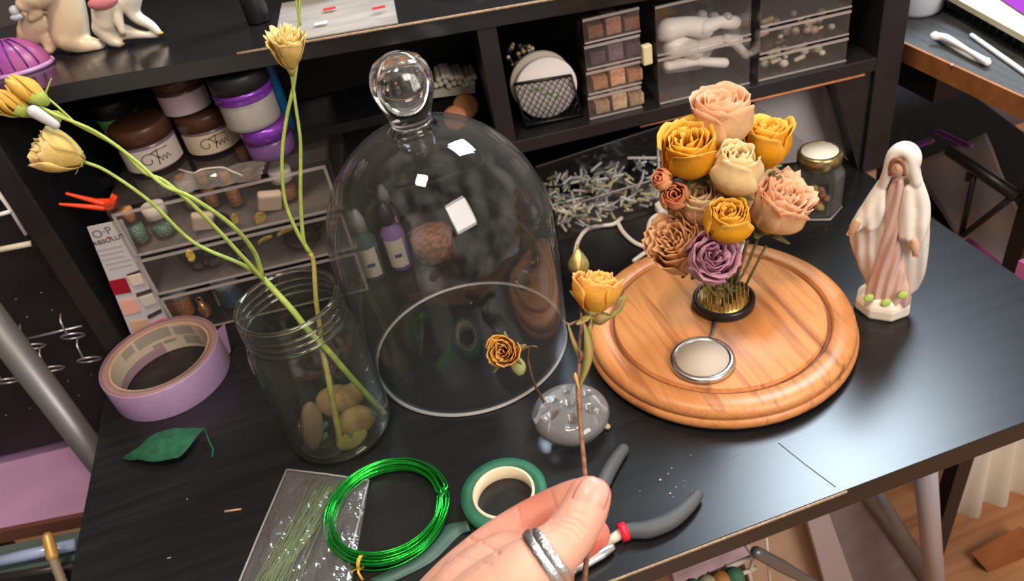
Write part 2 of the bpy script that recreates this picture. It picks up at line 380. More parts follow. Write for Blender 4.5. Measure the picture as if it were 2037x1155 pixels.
tag(MB().tube([a, b], .005, 16).build('dark_tube', mat('dark_plastic', (.03, .025, .028), .35), base=a), 'dark rod lying below the chrome tube on the cart', 'tube')
q = thing('paint_brush', 'brass-tipped tool with a ribbed grip standing on the cart', 'tool', AT(122, 1150, -.19))
MB().tube([AT(95, 1068, -.128), AT(104, 1104, -.140)], [.0055, .0065], 14, ends=True).build('tip', mat('brass', (.62, .38, .12), .4, metal=.4), q)
gp = [AT(104+18*i/8, 1106+46*i/8, -.142-.012*i/8) for i in range(17)]
MB().tube(gp, [.0045+.0007*(i % 2) for i in range(17)], 12).build('grip', mat('ribbed_grip', (.28, .23, .17), .5), q)
# ------------------------------------------------------------------ left acrylic drawer organizer
OS0, OS1, OD, OT = .066, .286, .15, .165
q = thing('drawer_organizer', 'clear acrylic three-drawer organizer at the back left of the desk', 'organizer', H(.17, .07, 0))
th = .003
MB().hbox(OS0, OS0+th, 0, OD, 0, OT).build('side_wall', M_acr, q)
MB().hbox(OS1-th, OS1, 0, OD, 0, OT).build('side_wall', M_acr, q)
MB().hbox(OS0+th, OS1-th, 0, OD, OT-th, OT).build('top_wall', M_acr, q)
MB().hbox(OS0+th, OS1-th, OD-th, OD, .003, OT-th).build('back_wall', M_acr, q)
zs = [.003, .055, .105, .158]
zf = (.056, .106)
for z in zf: MB().hbox(OS0+th, OS1-th, 0, OD-th, z-.0012, z+.0012).build('divider', M_acr_edge, q)
for i, (z0, z1) in enumerate(((.003, .0535), (.0585, .1035), (.1085, .159))):
    d = MB(); a, b = OS0+.005, OS1-.005
    d.hbox(a, b, -.004, -.0015, z0, z1); d.hbox(a, a+.002, -.0015, .14, z0, z1-.004); d.hbox(b-.002, b, -.0015, .14, z0, z1-.004); d.hbox(a+.002, b-.002, -.0015, .14, z0, z0+.0018)
    dr = d.build('drawer', M_acr, q)
    e = MB(); e.hbox(a, b, -.0048, -.0040, z1-.003, z1); e.hbox(a, a+.003, -.0048, -.004, z0, z1); e.hbox(b-.003, b, -.0048, -.004, z0, z1); e.hbox(a, b, -.0048, -.004, z0, z0+.002); e.build('rim', M_acr_edge, dr)
    WL[dr.name] = WL[q.name]
    # half-round finger notch
# contents
M_cork = mat('cork', (.80, .36, .13), .8, nz=.3, nscale=300, bump=.3, bscale=600)
M_vial = clear('vial_glass', (.9, .92, .9), 1.5, .03, edge=(.6, .62, .6))
def vial(name, label, x, y, r, h, fill, capm, caph=.3, group=None, t_=.03, z=None, tilt=0.):
    c = HP(x, y, t_); 
    if z is not None: c.z = z
    q = thing(name, label, 'bottle', c, group)
    ax = V((math.sin(tilt), 0, math.cos(tilt)))
    MB().lathe([(r*.8, 0), (r, r*.2), (r, h*.62), (r*.65, h*.72), (r*.65, h*.75)], c, 16, ax).build('bottle_body', M_vial, q)
    if fill: MB().lathe([(r*.7, .0008), (r*.88, r*.25), (r*.88, h*.5)], c, 14, ax).build('filling', fill, q)
    MB().lathe([(r*.62, h*.66), (r*.7, h*(1-caph*.2)), (r*.66, h)], c, 14, ax).build('stopper', capm, q)
    return q
M_gl = mat('green_glitter', (.04, .14, .10), .4, nz=.8, nscale=500, col2=(.25, .42, .36), bump=.5, bscale=900)
M_am = mat('amber_bits', (.62, .26, .10), .5, col2=(.25, .09, .04), nscale=500, bump=.5, bscale=800)
M_red = mat('dark_red_bits', (.25, .04, .03), .5)
M_sand = mat('pale_filling', (.55, .42, .32), .7, nz=.2, nscale=400)
g = 'tiny corked bottles in the top drawer'
ZT = .1105
vial('cork_bottle', 'tiny corked bottle of green glitter at the left end of the top drawer', 285, 480, .009, .040, M_gl, M_cork, t_=.02, z=ZT, group=g)
vial('cork_bottle', 'tiny amber corked bottle left of centre in the top drawer', 442, 440, .008, .042, M_am, M_cork, t_=.06, z=ZT, group=g)
vial('cork_bottle', 'tiny amber corked bottle behind the round black bead', 488, 440, .008, .041, M_am, M_cork, t_=.05, z=ZT, group=g)
vial('cork_bottle', 'tall corked bottle at the right half of the top drawer', 530, 420, .008, .047, M_red, M_cork, t_=.09, z=ZT, group=g)
vial('cork_bottle', 'corked bottle at the far right of the top drawer', 575, 400, .008, .044, M_sand, M_cork, t_=.10, z=ZT, group=g)
vial('cork_bottle', 'corked bottle tipped behind the cream block', 395, 430, .008, .040, M_am, M_cork, t_=.07, z=ZT, group=g)
M_cap = mat('ribbed_cap', (.80, .75, .66), .5)
def ribcap(mb, c, r, h):
    rs = []
    for z in (0, h*.95, h): rs.append([c+V(((r+(.0004 if j % 2 else 0)-(0.001 if z == h else 0))*math.cos(j*math.pi/24), (r+(.0004 if j % 2 else 0)-(0.001 if z == h else 0))*math.sin(j*math.pi/24), z)) for j in range(48)])
    return mb.rings(rs)
for (x, y, lab, fill, tt) in ((345, 490, 'white screw-capped vial of teal flakes in the top drawer', M_gl, .025), (583, 410, 'white screw-capped vial at the right end of the top drawer', M_am, .04),
                          (400, 425, 'white screw-capped pot behind the cream block in the top drawer', M_sand, .07)):
    c = HP(x, y, tt); c.z = ZT
    q = thing('screw_vial', lab, 'vial', c, 'screw-capped vials in the top drawer')
    MB().lathe([(.010, 0), (.0115, .002), (.0115, .020), (.009, .024)], c, 20).build('vial_body', M_vial, q)
    MB().lathe([(.009, .001), (.0103, .002), (.0103, .014)], c, 18).build('filling', fill, q)
    ribcap(MB(), c+V((0, 0, .022)), .0112, .013).build('screw_cap', M_cap, q)
M_bead = mat('black_glass_bead', (.012, .014, .02), .12)
for (x, y, r, z, tt, lab) in ((441, 437, .0085, None, .008, 'shiny black round bead in the top drawer'), (483, 530, .0085, None, .012, 'shiny black round bead lying in the middle drawer')):
    c = HP(x, y, tt); c.z = (ZT if y < 500 else .0603)+r
    o = MB().ball(c, r, 20, 14).build('round_bead', M_bead, base=c); tag(o, lab, 'bead')
M_cream = mat('cream_wax', (.80, .62, .48), .55)
for (x, y, sz, lab, tt) in ((413, 458, .011, 'cream wax block leaning in the top drawer', .012), (545, 420, .012, 'pale cream block right of the black bead', .02)):
    c = HP(x, y, tt); c.z = ZT+sz
    o = MB().box(c, (sz*2, sz*.8, sz*2), Matrix.Rotation(.35, 3, 'X') @ Matrix.Rotation(.3, 3, 'Y')).build('wax_block', M_cream, base=c, bevel=.003); tag(o, lab, 'block')
M_yel = mat('yellow_petal', (.75, .52, .10), .6, nz=.3, nscale=200)
def petal(mb, c, d1, d2, n=None, curl=.15, nu=5, nv=5):
    d1, d2 = V(d1), V(d2); nn = d1.cross(d2).normalized(); L = d1.length; rs = []; fs = []
    vs = []
    for i in range(nv+1):
        a = i/nv; wv = math.sin(math.pi*(a*.82+.09))**.7
        for j in range(nu+1):
            b = (j/nu-.5)*2
            vs.append(V(c)+d1*(a-.5)+d2*.5*b*wv+nn*L*curl*(b*b+(a-.5)**2*2))
    for i in range(nv):
        for j in range(nu): k = i*(nu+1)+j; fs.append((k, k+1, k+nu+2, k+nu+1))
    return mb.add(vs, fs)
for (x, y, dx_, dy_, lab, tt, zz) in ((379, 507, .008, .016, 'curled yellow petal resting against the left end of the drawers', -.006, .098), (525, 472, .016, .005, 'thin yellow petal scrap lying above the black rings', .004, .098),
        (565, 456, .017, .006, 'yellow petal strip near the right end of the drawers', .004, .1), (467, 434, .007, .014, 'yellow petal right of the black bead', .006, .118), (517, 431, .012, .014, 'yellow petal beside the pale cream block', .006, .118)):
    c = HP(x, y, tt); mb = MB(); petal(mb, c, HU*dx_+V((0, 0, .004)), V((0, -.003, dy_)) if dy_ > .007 else V((.002, -.004, dy_)))
    tag(mb.build('fallen_petal', M_yel, base=c, solid=.0006), lab, 'petal', 'yellow petals caught on the drawers')
M_rub = mat('black_rubber', (.013, .013, .014), .3)
def torus(mb, c, R, r, ax, n=28, k=8):
    q = frame_to(ax); return mb.tube([V(c)+q@V((R*math.cos(2*math.pi*i/n), R*math.sin(2*math.pi*i/n), 0)) for i in range(n+1)], r, k)
random.seed(4)
for i in range(14):
    left = i < 8
    s_ = .105+random.random()*.05 if left else .21+random.random()*.055
    R = .014+random.random()*.006; tl = random.uniform(.2, .9)
    c = H(s_, .028+random.random()*.03, .0605+R*math.sin(tl)+.0015+.001*(i % 8))
    mb = MB(); torus(mb, c, R, .0013, V((random.uniform(-.3, .3), -math.sin(tl), math.cos(tl))))
    tag(mb.build('rubber_ring', M_rub, base=c), 'thin black ring tangled in the %s of the middle drawer' % ('left half' if left else 'right half'), 'ring', 'black rings tangled in the %s of the middle drawer' % ('left half' if left else 'right half'))
# bottom drawer
for (x, y, r, m, lab, tt) in ((470, 610, .013, mat('blue_tin', (.07, .11, .16), .3, metal=.3), 'slate-blue tin with a pale lid in the bottom drawer', .03), (372, 622, .010, M_am, 'amber pot in the bottom drawer', .03)):
    c = HP(x, y, tt); c.z = .0055
    q = thing('small_tin', lab, 'tin', c)
    MB().lathe([(r, 0), (r*1.02, .001), (r*1.02, .022), (r*.96, .024)], c, 24).build('tin_body', m, q)
    MB().lathe([(r*1.08, .024), (r*1.08, .031), (r, .033)], c, 24).build('lid', mat('pale_blue_lid', (.36, .40, .44), .35), q)
c = HP(413, 628, .015); c.z = .0055
q = thing('copper_charm', 'shiny copper charm standing in the bottom drawer', 'charm', c)
MB().lathe([(.004, 0), (.007, .003), (.0065, .012), (.004, .016), (.003, .02)], c, 12).build('charm_body', mat('copper', (.8, .38, .2), .25, metal=.8), q)
mb = MB(); torus(mb, c+V((0, 0, .023)), .003, .0008, (0, 1, 0), 16, 6); mb.build('loop', mat('copper', (0, 0, 0)), q)
c = HP(430, 600, .028); c.z = .0055
mb = MB(); mb.prism([c, c+HU*.016, c+HU*.019+V((0, 0, .035)), c+HU*.003+V((0, 0, .04))], HV*.001)
tag(mb.build('silver_card', mat('foil_card', (.42, .44, .48), .3, metal=.4), base=c), 'silvery card standing in the bottom drawer', 'card')
# crumpled bag and white wire on top of the organizer
P = [HP(356, 337, .0), HP(380, 343, -.002), HP(398, 338, -.002), HP(430, 333, -.002), HP(455, 336, -.002), HP(478, 347, -.002)]
for p in P: p.z = max(p.z, OT+.001)
P = [AT(356, 337, OT+.0015), AT(385, 344, OT+.0015), AT(402, 337, OT+.002), AT(440, 333, OT+.002), AT(462, 341, OT+.0018), AT(482, 349, OT+.0015)]
tag(MB().tube(spline(P), .0011, 6).build('cream_string', mat('cream_cord', (.62, .56, .5), .6), base=P[0]), 'short wavy cream cord lying on the clear organizer', 'string')
mb = MB(); n = 14; vs = []; fs = []
o_, a_, b_ = AT(350, 392, OT), AT(520, 360, OT)-AT(350, 392, OT), AT(370, 350, OT)-AT(350, 392, OT)
for i in range(n+1):
    for j in range(n+1):
        p = o_+a_*(i/n)+b_*(j/n); vs.append(p+V((0, 0, .0012+.006*abs(mnoise.noise(p*90)))))
for i in range(n):
    for j in range(n): k = i*(n+1)+j; fs.append((k, k+1, k+n+2, k+n+1))
mb.add(vs, fs, False)
tag(mb.build('clear_sachet', clear('crumpled_film', (.9, .9, .9), 1.5, .12, haze=.18, hazecol=(.6, .55, .5), bump=.4), base=o_), 'crumpled clear plastic sachet on top of the organizer', 'sachet')
# ------------------------------------------------------------------ jars on the organizer
M_lab = mat('cream_label', (.62, .54, .48), .6, nz=.06, nscale=40)
M_labp = mat('pink_label', (.50, .38, .42), .6)
M_ink = mat('dark_ink', (.05, .035, .03), .6)
def wax_jar(label, c, r, h, lidm, lidh, bodym, labm, lidr=1.05, ang=0, script=True, nm='candle_jar', labh=(.12, .86), thread=None):
    q = thing(nm, label, 'jar', c, 'jars stacked on the clear organizer'); bh = h-lidh
    MB().lathe([(r*.88, 0), (r*.97, .0025), (r, .006), (r, bh-.004), (r*.95, bh)], c, 40).build('jar_body', bodym, q)
    l = MB().lathe([(r*lidr, bh), (r*lidr, h-.0025), (r*lidr*.96, h-.0006), (r*lidr*.9, h)], c, 40).build('lid', lidm, q)
    if thread: MB().lathe([(r*1.0, bh-.011), (r*1.07, bh-.009), (r*1.0, bh-.007), (r*1.07, bh-.0045), (r*1.07, bh-.001), (r*.97, bh)], c, 40).build('collar', thread, q)
    if labm:
        mb = MB(); n = 22; a0 = math.radians(-165+ang); a1 = math.radians(-15+ang); z0, z1 = bh*labh[0], bh*labh[1]
        mb.rings([[c+V(((r+.0005)*math.cos(a0+(a1-a0)*i/n), (r+.0005)*math.sin(a0+(a1-a0)*i/n), z)) for i in range(n+1)] for z in (z0, z1)], closed=False)
        lb = mb.build('paper_label', labm, q)
        if script:   # swirl emblem and script line wrapped on the label
            def W(u, v): a = math.radians(-90+ang)+u/(r+.0009); return c+V(((r+.0009)*math.cos(a), (r+.0009)*math.sin(a), z0+(z1-z0)*v))
            H_ = (z1-z0)
            sp = [W((-.004+ .42*H_*math.cos(k*.35)*(1-k/26)), .5+.36*math.sin(k*.35)*(1-k/26)) for k in range(20)]
            sm = MB().tube(sp, .00045, 5); T = [W(.0, .78), W(.006, .86), W(.019, .83)]; sm.tube(T, .0005, 5); sm.tube([W(.007, .84), W(.0045, .2)], .0005, 5)
            sc = [W(.006+.0015*k, .45+.13*math.sin(k*2.2)) for k in range(9)]; sm.tube(spline(sc, 4), .0004, 5)
            sm.build('script_lettering', M_ink, lb); 
    return q
def top_at(x, y, z): return AT(x, y, z)
M_brl = mat('brown_lid', (.085, .035, .018), .32)
M_brj = mat('mauve_jar', (.20, .14, .15), .2)
M_pur = mat('purple_metallic', (.22, .05, .42), .22, metal=.35)
M_grn = clear('green_glass', (.25, .6, .25), 1.5, .04, haze=.3, hazecol=(.08, .35, .08))
JB = OT+.0003
cA = AT(313, 322, JB); cA = V((cA.x, cA.y, JB))
wax_jar('brown-lidded jar with cream script label, front left of the jars', cA, .0285, .048, M_brl, .017, M_brj, M_lab, ang=8)
cB = AT(430, 288, JB); cB = V((cB.x, cB.y, JB))
wax_jar('brown-lidded jar with yellowish script label, middle of the lower row', cB, .0275, .043, M_brl, .015, M_brj, mat('yellow_label', (.66, .54, .38), .6), ang=0)
wax_jar('small brown-lidded jar with pink label, topmost of the middle stack', cB+V((-.010, .004, .0432)), .0245, .038, M_brl, .011, mat('brown_jar', (.09, .05, .05), .25), M_labp, script=False, ang=-2)
wax_jar('green glass jar with black lid, behind the front brown-lidded jar', AT(259, 279, JB), .0205, .051, mat('black_lid', (.02, .02, .022), .45), .017, mat('pale_jar', (.3, .3, .3), .3), None, thread=mat('green_collar', (.14, .42, .12), .2, metal=.2), script=False)
cP = AT(545, 303, JB); cP = V((cP.x, cP.y, JB))
M_silj = mat('silver_grey_jar', (.46, .43, .41), .35, metal=.2, nz=.15, nscale=30)
wax_jar('lower purple-lidded jar standing at the right of the jar row', cP, .0235, .034, M_pur, .014, mat('violet_jar', (.14, .07, .2), .25), None, script=False, lidr=1.03)
wax_jar('tall grey jar with purple collar and black lid, stacked on the purple-lidded jar', cP+V((-.006, .002, .0345)), .0265, .055, MATS['black_lid'], .016, M_silj, None, thread=M_pur, script=False)
c = cP+V((.020, .05, 0)); tag(MB().lathe([(.006, 0), (.007, .09), (.003, .1)], c, 14).build('blue_bottle', mat('blue_plastic', (.01, .12, .3), .3), base=c), 'slim blue bottle behind the tall purple-collared jar', 'bottle')
# ------------------------------------------------------------------ nail colour card
TC = .0015
def CP(x, y): return HP(x, y, TC)
TL, TR_, BR, BL = CP(173, 452), CP(243, 437), CP(343, 648), CP(262, 668)
BL.z = max(BL.z, .001)
q = thing('colour_card', 'white nail colour sample card leaning left of the clear organizer', 'card', BL)
M_card = mat('card_paper', (.50, .48, .50), .5)
mb = MB(); mb.prism([BL, BR, TR_, TL], HV*.0012); mb.build('card_sheet', M_card, q)
cu = (TR_-TL).normalized(); cv = (TL-BL).normalized(); cn = -HV
of = cn*.0004
text_mesh('lettering', 'O\u00b7P', CP(188, 474)+of, CP(236, 458)-CP(188, 474), cv, .0115, mat('grey_ink', (.16, .15, .15), .6), q, sx=1.1)
text_mesh('lettering', 'ABSOLUT', CP(187, 489)+of, CP(238, 474)-CP(187, 489), cv, .0066, M_ink, q, sx=1.15)
st = CP(216, 472)+of; mb = MB(); mb.add([st+cu*.0025*math.cos(k*math.pi*.4+(.6 if k % 2 else 0))*(1 if k % 2 == 0 else .45)+cv*.0025*math.sin(k*math.pi*.4)*(1 if k % 2 == 0 else .6) for k in range(5)], [(0, 1, 2, 3, 4)], False); mb.build('red_mark', mat('signal_red', (.6, .03, .03), .5), q)
mb = MB()
for k in range(5): a = CP(192+k*6, 500+k*9)+of; mb.prism([a, a+cu*(.026-.002*(k % 3)), a+cu*(.026-.002*(k % 3))+cv*.0007, a+cv*.0007], cn*.0001)
mb.build('fine_print', mat('faint_ink', (.30, .28, .29), .7), q)
for (quad, col, nm) in ((((216, 558), (250, 551), (262, 580), (228, 586)), (.30, .003, .02), 'crimson swatch'), (((236, 598), (270, 592), (281, 618), (248, 626)), (.72, .36, .30), 'pink swatch'),
                        (((258, 638), (292, 633), (302, 657), (268, 665)), (.62, .38, .24), 'peach swatch'), (((253, 548), (280, 541), (288, 562), (264, 568)), (.62, .52, .42), 'cream nail tip'),
                        (((275, 590), (304, 582), (313, 601), (286, 609)), (.50, .48, .42), 'pale grey nail tip'), (((297, 642), (325, 630), (331, 646), (308, 656)), (.60, .13, .17), 'coral nail tip')):
    P = [CP(*a)+of*1.5 for a in quad]; mb = MB(); mb.prism(P, cn*(.0006 if 'swatch' in nm else .0016))
    tag(mb.build('colour_swatch' if 'swatch' in nm else 'nail_tip', mat(nm, col, .3 if 'nail' in nm else .5), q, bevel=.0007), nm)
for (a, b) in (((252, 545), (278, 536)), ((270, 583), (301, 573)), ((293, 627), (320, 613))):
    P = [CP(*a)+of, CP(*b)+of, CP(b[0]+3, b[1]+7)+of, CP(a[0]+3, a[1]+7)+of]; mb = MB(); mb.prism(P, cn*.0004); mb.build('dark_bar', M_ink, q)
# orange clips
M_or = mat('orange_plastic', (.85, .06, .01), .4)
c = HP(210, 405, .012)
q = thing('hair_clip', 'bright orange sprung clip with two prongs, behind the colour card', 'clip', c)
for (a, b) in (((133, 385), (205, 404)), ((120, 406), (205, 413))):
    MB().tube([HP(*a, .012), HP(*b, .012)], [.0014, .0032], 8, ends=True).build('prong', M_or, q)
mb = MB(); mb.prism([HP(190, 400, .010), HP(214, 420, .010), HP(224, 416, .010), HP(232, 396, .010), HP(220, 389, .010), HP(216, 400, .010)], HV*.006); mb.build('clip_body', M_or, q, bevel=.0008)
c = HP(240, 645, .004)
# ------------------------------------------------------------------ mason jar
M_glass = mat('solid_glass', (.97, .99, .98), .01, trans=1, ior=1.48)
M_jar = clear('jar_glass', (.93, .95, .91), 1.5, .03, edge=(.40, .45, .36), bump=.12, rim=.05, bscale=25)
M_dome = clear('cloche_glass', (.955, .96, .955), 1.5, .015, edge=(.62, .64, .64), bump=.04, rim=.045, bscale=14)
JC = V((-.0870, .5200, 0))
q = thing('mason_jar', 'clear threaded glass jar holding stones and two green flower stems', 'jar', JC)
outp = [(0, .0), (.036, .0), (.0435, .0025), (.0460, .009), (.0465, .02), (.0465, .100), (.0457, .109), (.0432, .118), (.0412, .1225), (.0408, .126),
        (.0424, .1272), (.0424, .1284), (.0408, .1296), (.0408, .133), (.0423, .1345), (.0423, .1358), (.0408, .1372), (.0408, .1405), (.0420, .142), (.0420, .1432), (.0408, .1445), (.0414, .148), (.0408, .1502)]
inp = [(.0385, .1502), (.038, .148), (.038, .123), (.040, .118), (.0430, .109), (.0438, .100), (.0438, .012), (.041, .006), (.034, .0045), (0, .0055)]
MB().lathe(outp+inp, JC, 72, cap0=False, cap1=False).build('jar_glass_body', M_jar, q)
M_base = mat('base_glow_glass', (.90, .93, .62), .02, trans=1, ior=1.48)  # yellow-green tint painting the glow at the jar base
for z, R1, r1, nm, m_ in ((.1492, .0399, .0017, 'lip_ring', M_glass), (.1400, .0411, .0010, 'thread_ring', M_glass), (.1335, .0411, .0010, 'thread_ring', M_glass), (.1270, .0413, .0012, 'thread_ring', M_glass), (.0042, .0405, .0026, 'base_ring', M_base)):
    mb = MB(); torus(mb, JC+V((0, 0, z)), R1, r1, (0, 0, 1), 72, 10); mb.build(nm, m_, q)
mb = MB()   # raised measuring marks on the side
for i in range(5):
    a0 = math.radians(-32); z = .028+i*.016
    mb.tube([JC+V((0.0468*math.cos(a0+k*.045), 0.0468*math.sin(a0+k*.045), z)) for k in range(7 if i % 2 else 5)], .0006, 6)
mb.build('embossed_marks', M_jar, q)
M_st = [mat('stone_brown', (.20, .115, .075), .6, nz=.35, nscale=60, bump=.2, bscale=90), mat('stone_ochre', (.30, .17, .06), .55, nz=.4, nscale=50),
        mat('stone_tan', (.25, .15, .09), .6, nz=.3, nscale=70), mat('stone_green', (.06, .13, .09), .4, nz=.4, nscale=90), mat('stone_yellow', (.32, .26, .07), .5, nz=.3, nscale=60)]
def stone(lab, c, sc, R, m, seed=0, nm='stone', vein=False):
    mb = MB(); mb.ball((0, 0, 0), 1, 24, 16)
    mb.v = [V(c)+R@V((p.x*sc[0]*(1+.10*mnoise.noise(p*1.6+V((seed, 0, 0)))), p.y*sc[1]*(1+.10*mnoise.noise(p*1.6+V((0, seed, 0)))), p.z*sc[2])) for p in mb.v]
    o = tag(mb.build(nm, m, base=c), lab, 'stone', 'stones inside the mason jar')
def eul(x, y, z): return Matrix.Rotation(z, 3, 'Z') @ Matrix.Rotation(y, 3, 'Y') @ Matrix.Rotation(x, 3, 'X')
stone('large brown river stone standing on edge at the left in the glass jar', JC+V((-.021, -.013, .026)), (.0105, .021, .0055), eul(.95, .35, .1) @ Matrix.Rotation(0, 3, 'X') @ Matrix.Rotation(.25, 3, 'Y'), M_st[0], 1)
stone('ochre flat stone at the right in the glass jar', JC+V((.016, -.014, .017)), (.017, .013, .006), eul(.5, .15, .3), M_st[1], 2)
stone('yellowish stone lying lowest at the front of the jar', JC+V((.008, -.026, .0105)), (.015, .010, .0045), eul(.25, -.1, .2), M_st[4], 3)
stone('tan stone at the back of the jar', JC+V((.002, .018, .016)), (.019, .015, .008), eul(.7, .2, -.3), M_st[2], 4)
stone('tan-orange stone between the two stems in the jar', JC+V((.014, .008, .025)), (.014, .012, .006), eul(.9, -.3, .5), M_st[1], 5)
random.seed(11)
for i in range(9):
    a = random.uniform(-2.9, -.3); r = random.uniform(.006, .033)
    stone('small green-blue glass pebble on the jar bottom', JC+V((r*math.cos(a), r*math.sin(a), .0095+.003*(i % 3))), (.0045, .0035, .003), eul(a, .3, a), M_st[3], i, 'glass_pebble')
# ------------------------------------------------------------------ glass cloche
DC = V((.0482, .574, 0)); R_ = .0945
q = thing('glass_cloche', 'large clear glass bell dome with a round knob on top', 'cloche', DC)
op = [(R_, .0022)]+[(R_+.0042*math.sin(k/10*math.pi/2)**.8, .122*k/10) for k in range(1, 11)]
zc_ = .126
for k in range(1, 19):
    a = k/18*math.radians(82); op.append(((R_+.0042)*math.cos(a), zc_+.111*math.sin(a)))
th = .0026
ip = [(max(0.0005, r-th*(.9 if z < .2 else .6)), z-(th if z > .2 else th*max(0, (z-.14)/.06))) for r, z in op][::-1]
MB().lathe(op+[(.0006, op[-1][1]+.0012)], DC, 96, cap0=False, cap1=True).build('bell_outer', M_dome, q)
MB().lathe([(r, z) for r, z in ip], DC, 96, cap0=False, cap1=False).build('bell_inner', M_dome, q)
kn = [(.0215, .2335), (.0185, .2355), (.0165, .2385), (.0165, .2425), (.0185, .2495), (.0218, .2585), (.0242, .2675), (.0245, .2745), (.0228, .2825), (.0178, .2895), (.0095, .2938), (.0008, .2950)]
kb = MB().lathe(kn, DC, 64).build('knob', M_glass, q)
MB().lathe([(.0006, .250), (.006, .2515), (.0105, .259), (.0135, .268), (.0125, .277), (.0080, .2845), (.0006, .287)][::-1], DC, 40).build('air_bubble', M_glass, q)
mb = MB(); torus(mb, DC+V((0, 0, .0016)), R_-.0012, .00155, (0, 0, 1), 96, 8)
mb.build('rim_glow', mat('rim_glow_paint', (.52, .51, .50), .35), q)  # opaque pale ring painting the light caught in the glass edge
# ------------------------------------------------------------------ lavender tape roll
TC_ = V((-.2455, .667, 0))
q = thing('masking_tape', 'roll of lavender masking tape lying flat at the left of the desk', 'tape', TC_)
M_lav = mat('lavender_tape', (.42, .27, .45), .55, nz=.08, nscale=200, bump=.08, bscale=700)
M_mau = mat('mauve_tape_edge', (.26, .15, .14), .7, nz=.12, nscale=20, stretch=(1, 1, 20))
th_ = .034
MB().shell([(.0502, .0003), (.0576, .0003), (.0576, th_), (.0502, th_)], TC_).build('wound_layers', M_mau, q)
MB().lathe([(.0580, 0), (.0582, .001), (.0582, th_-.001), (.0579, th_)], TC_, 72, cap0=False, cap1=False).build('outer_layer', M_lav, q, solid=.0004)
MB().shell([(.0478, .0001), (.0500, .0001), (.0500, th_-.0008), (.0478, th_-.0008)], TC_).build('cardboard_core', mat('cardboard', (.42, .27, .16), .8, nz=.15, nscale=90), q)
def arc_panel(mb, c, r, a0, a1, z0, z1, n=12):
    return mb.rings([[c+V((r*math.cos(math.radians(a0+(a1-a0)*i/n)), r*math.sin(math.radians(a0+(a1-a0)*i/n)), z)) for i in range(n+1)] for z in (z0, z1)], closed=False)
mb = MB(); arc_panel(mb, TC_, .0474, 0, 360, .001, th_-.0015, 60); lin = mb.build('printed_liner', mat('cream_print_paper', (.50, .42, .32), .7), q)
mb = MB()
for (a0, a1, z0, z1) in ((52, 80, .019, .030), (84, 128, .020, .0315), (132, 150, .022, .031), (48, 72, .006, .016)):
    zz = z0
    while zz < z1: arc_panel(mb, TC_, .0471, a0, a1, zz, zz+.0009, 8); zz += .0016
for (a0, a1) in ((82, 98), (100, 112)): arc_panel(mb, TC_, .0471, a0, a1, .012, .0155, 6); 
mb.build('fine_print', mat('grey_print', (.25, .22, .19), .7), lin)
mb = MB(); arc_panel(mb, TC_, .0472, 100, 250, .001, .011, 20); mb.build('liner_tear', mat('mauve_liner', (.30, .20, .24), .7), lin)
a = math.radians(8); e = TC_+V((.0583*math.cos(a), .0583*math.sin(a), 0)); tn = V((.55, .8, 0)).normalized()
mb = MB(); mb.add([e+V((0, 0, .002)), e+V((0, 0, th_)), e+tn*.009+V((.003, 0, th_+.001)), e+tn*.0075+V((.001, 0, th_*.6)), e+tn*.004+V((0, 0, .003))], [(0, 1, 2, 3, 4)], False)
mb.build('loose_end', M_lav, q, solid=.0004)
# ------------------------------------------------------------------ green floral tape
GC = V((.0275, .3835, 0))
q = thing('floral_tape', 'roll of dark green floral tape with a cream core, behind the hand', 'tape', GC)
MB().shell([(.0246, .0003), (.0335, .0003), (.0337, .0115), (.0246, .0118)], GC).build('tape_layers', mat('green_floral_tape', (.022, .14, .075), .6, nz=.25, nscale=60, stretch=(1, 1, 30)), q)
MB().shell([(.0223, 0), (.0244, 0), (.0244, .0125), (.0223, .0125)], GC).build('core', mat('cream_core', (.68, .57, .40), .6), q)
P = [(0.0295, -.014, .0), (.012, -.033, .0)]
A, B, C_, D = AT(880, 1048, .0006), AT(912, 1066, .0006), AT(800, 1142, .0006), AT(765, 1146, .0006)
E1, E2 = AT(930, 1035, .004), AT(935, 1055, .004)
mb = MB(); top = spline([E1, A, AT(830, 1100, .0009), AT(775, 1132, .0007), AT(735, 1152, .0006)], 6); bot = spline([E2, B, AT(862, 1115, .0009), AT(800, 1148, .0007), AT(760, 1165, .0006)], 6)
mb.rings([top, bot], closed=False); mb.build('loose_strip', mat('green_grey_strip', (.055, .12, .10), .5, nz=.1, nscale=60), q, solid=.0003)
# ------------------------------------------------------------------ green wire coil
KC = V((-.0635, .4105, 0))
q = thing('wire_coil', 'coil of shiny bright green craft wire with a yellow tie', 'wire', KC)
random.seed(5); mb = MB(); rr = .00075; pts = []
for k in range(22):
    Rk = .0462+random.uniform(-.0042, .0036); cx_, cy_ = random.uniform(-.0014, .0014), random.uniform(-.0016, .0016); z = .0012+.0013*(k % 7)+random.uniform(0, .001)
    ph = random.random()*6; ecc = random.uniform(-.02, .03)
    for i in range(48):
        a = 2*math.pi*i/48
        pts.append(KC+V((cx_+Rk*(1+ecc)*math.cos(a), cy_+Rk*(1-ecc)*math.sin(a), z+.0008*math.sin(a*2+ph))))
mb.tube(pts, rr, 6); mb.build('wire', mat('green_foil_wire', (.02, .46, .05), .2, metal=.85), q)
M_tie = mat('yellow_tie', (.75, .42, .03), .5)
tp = AT(712, 1135, .004); rad = (tp-KC); rad.z = 0; rad.normalize(); m_ = KC+rad*.0462; m_.z = .0052
mb = MB(); tn = V((-rad.y, rad.x, 0))
for k in (-1, 1): mb.tube([m_+tn*.0007*k+(rad*math.cos(a*math.pi/8)*.0052+V((0, 0, 1))*math.sin(a*math.pi/8)*.0050) for a in range(17)], .0008, 6)
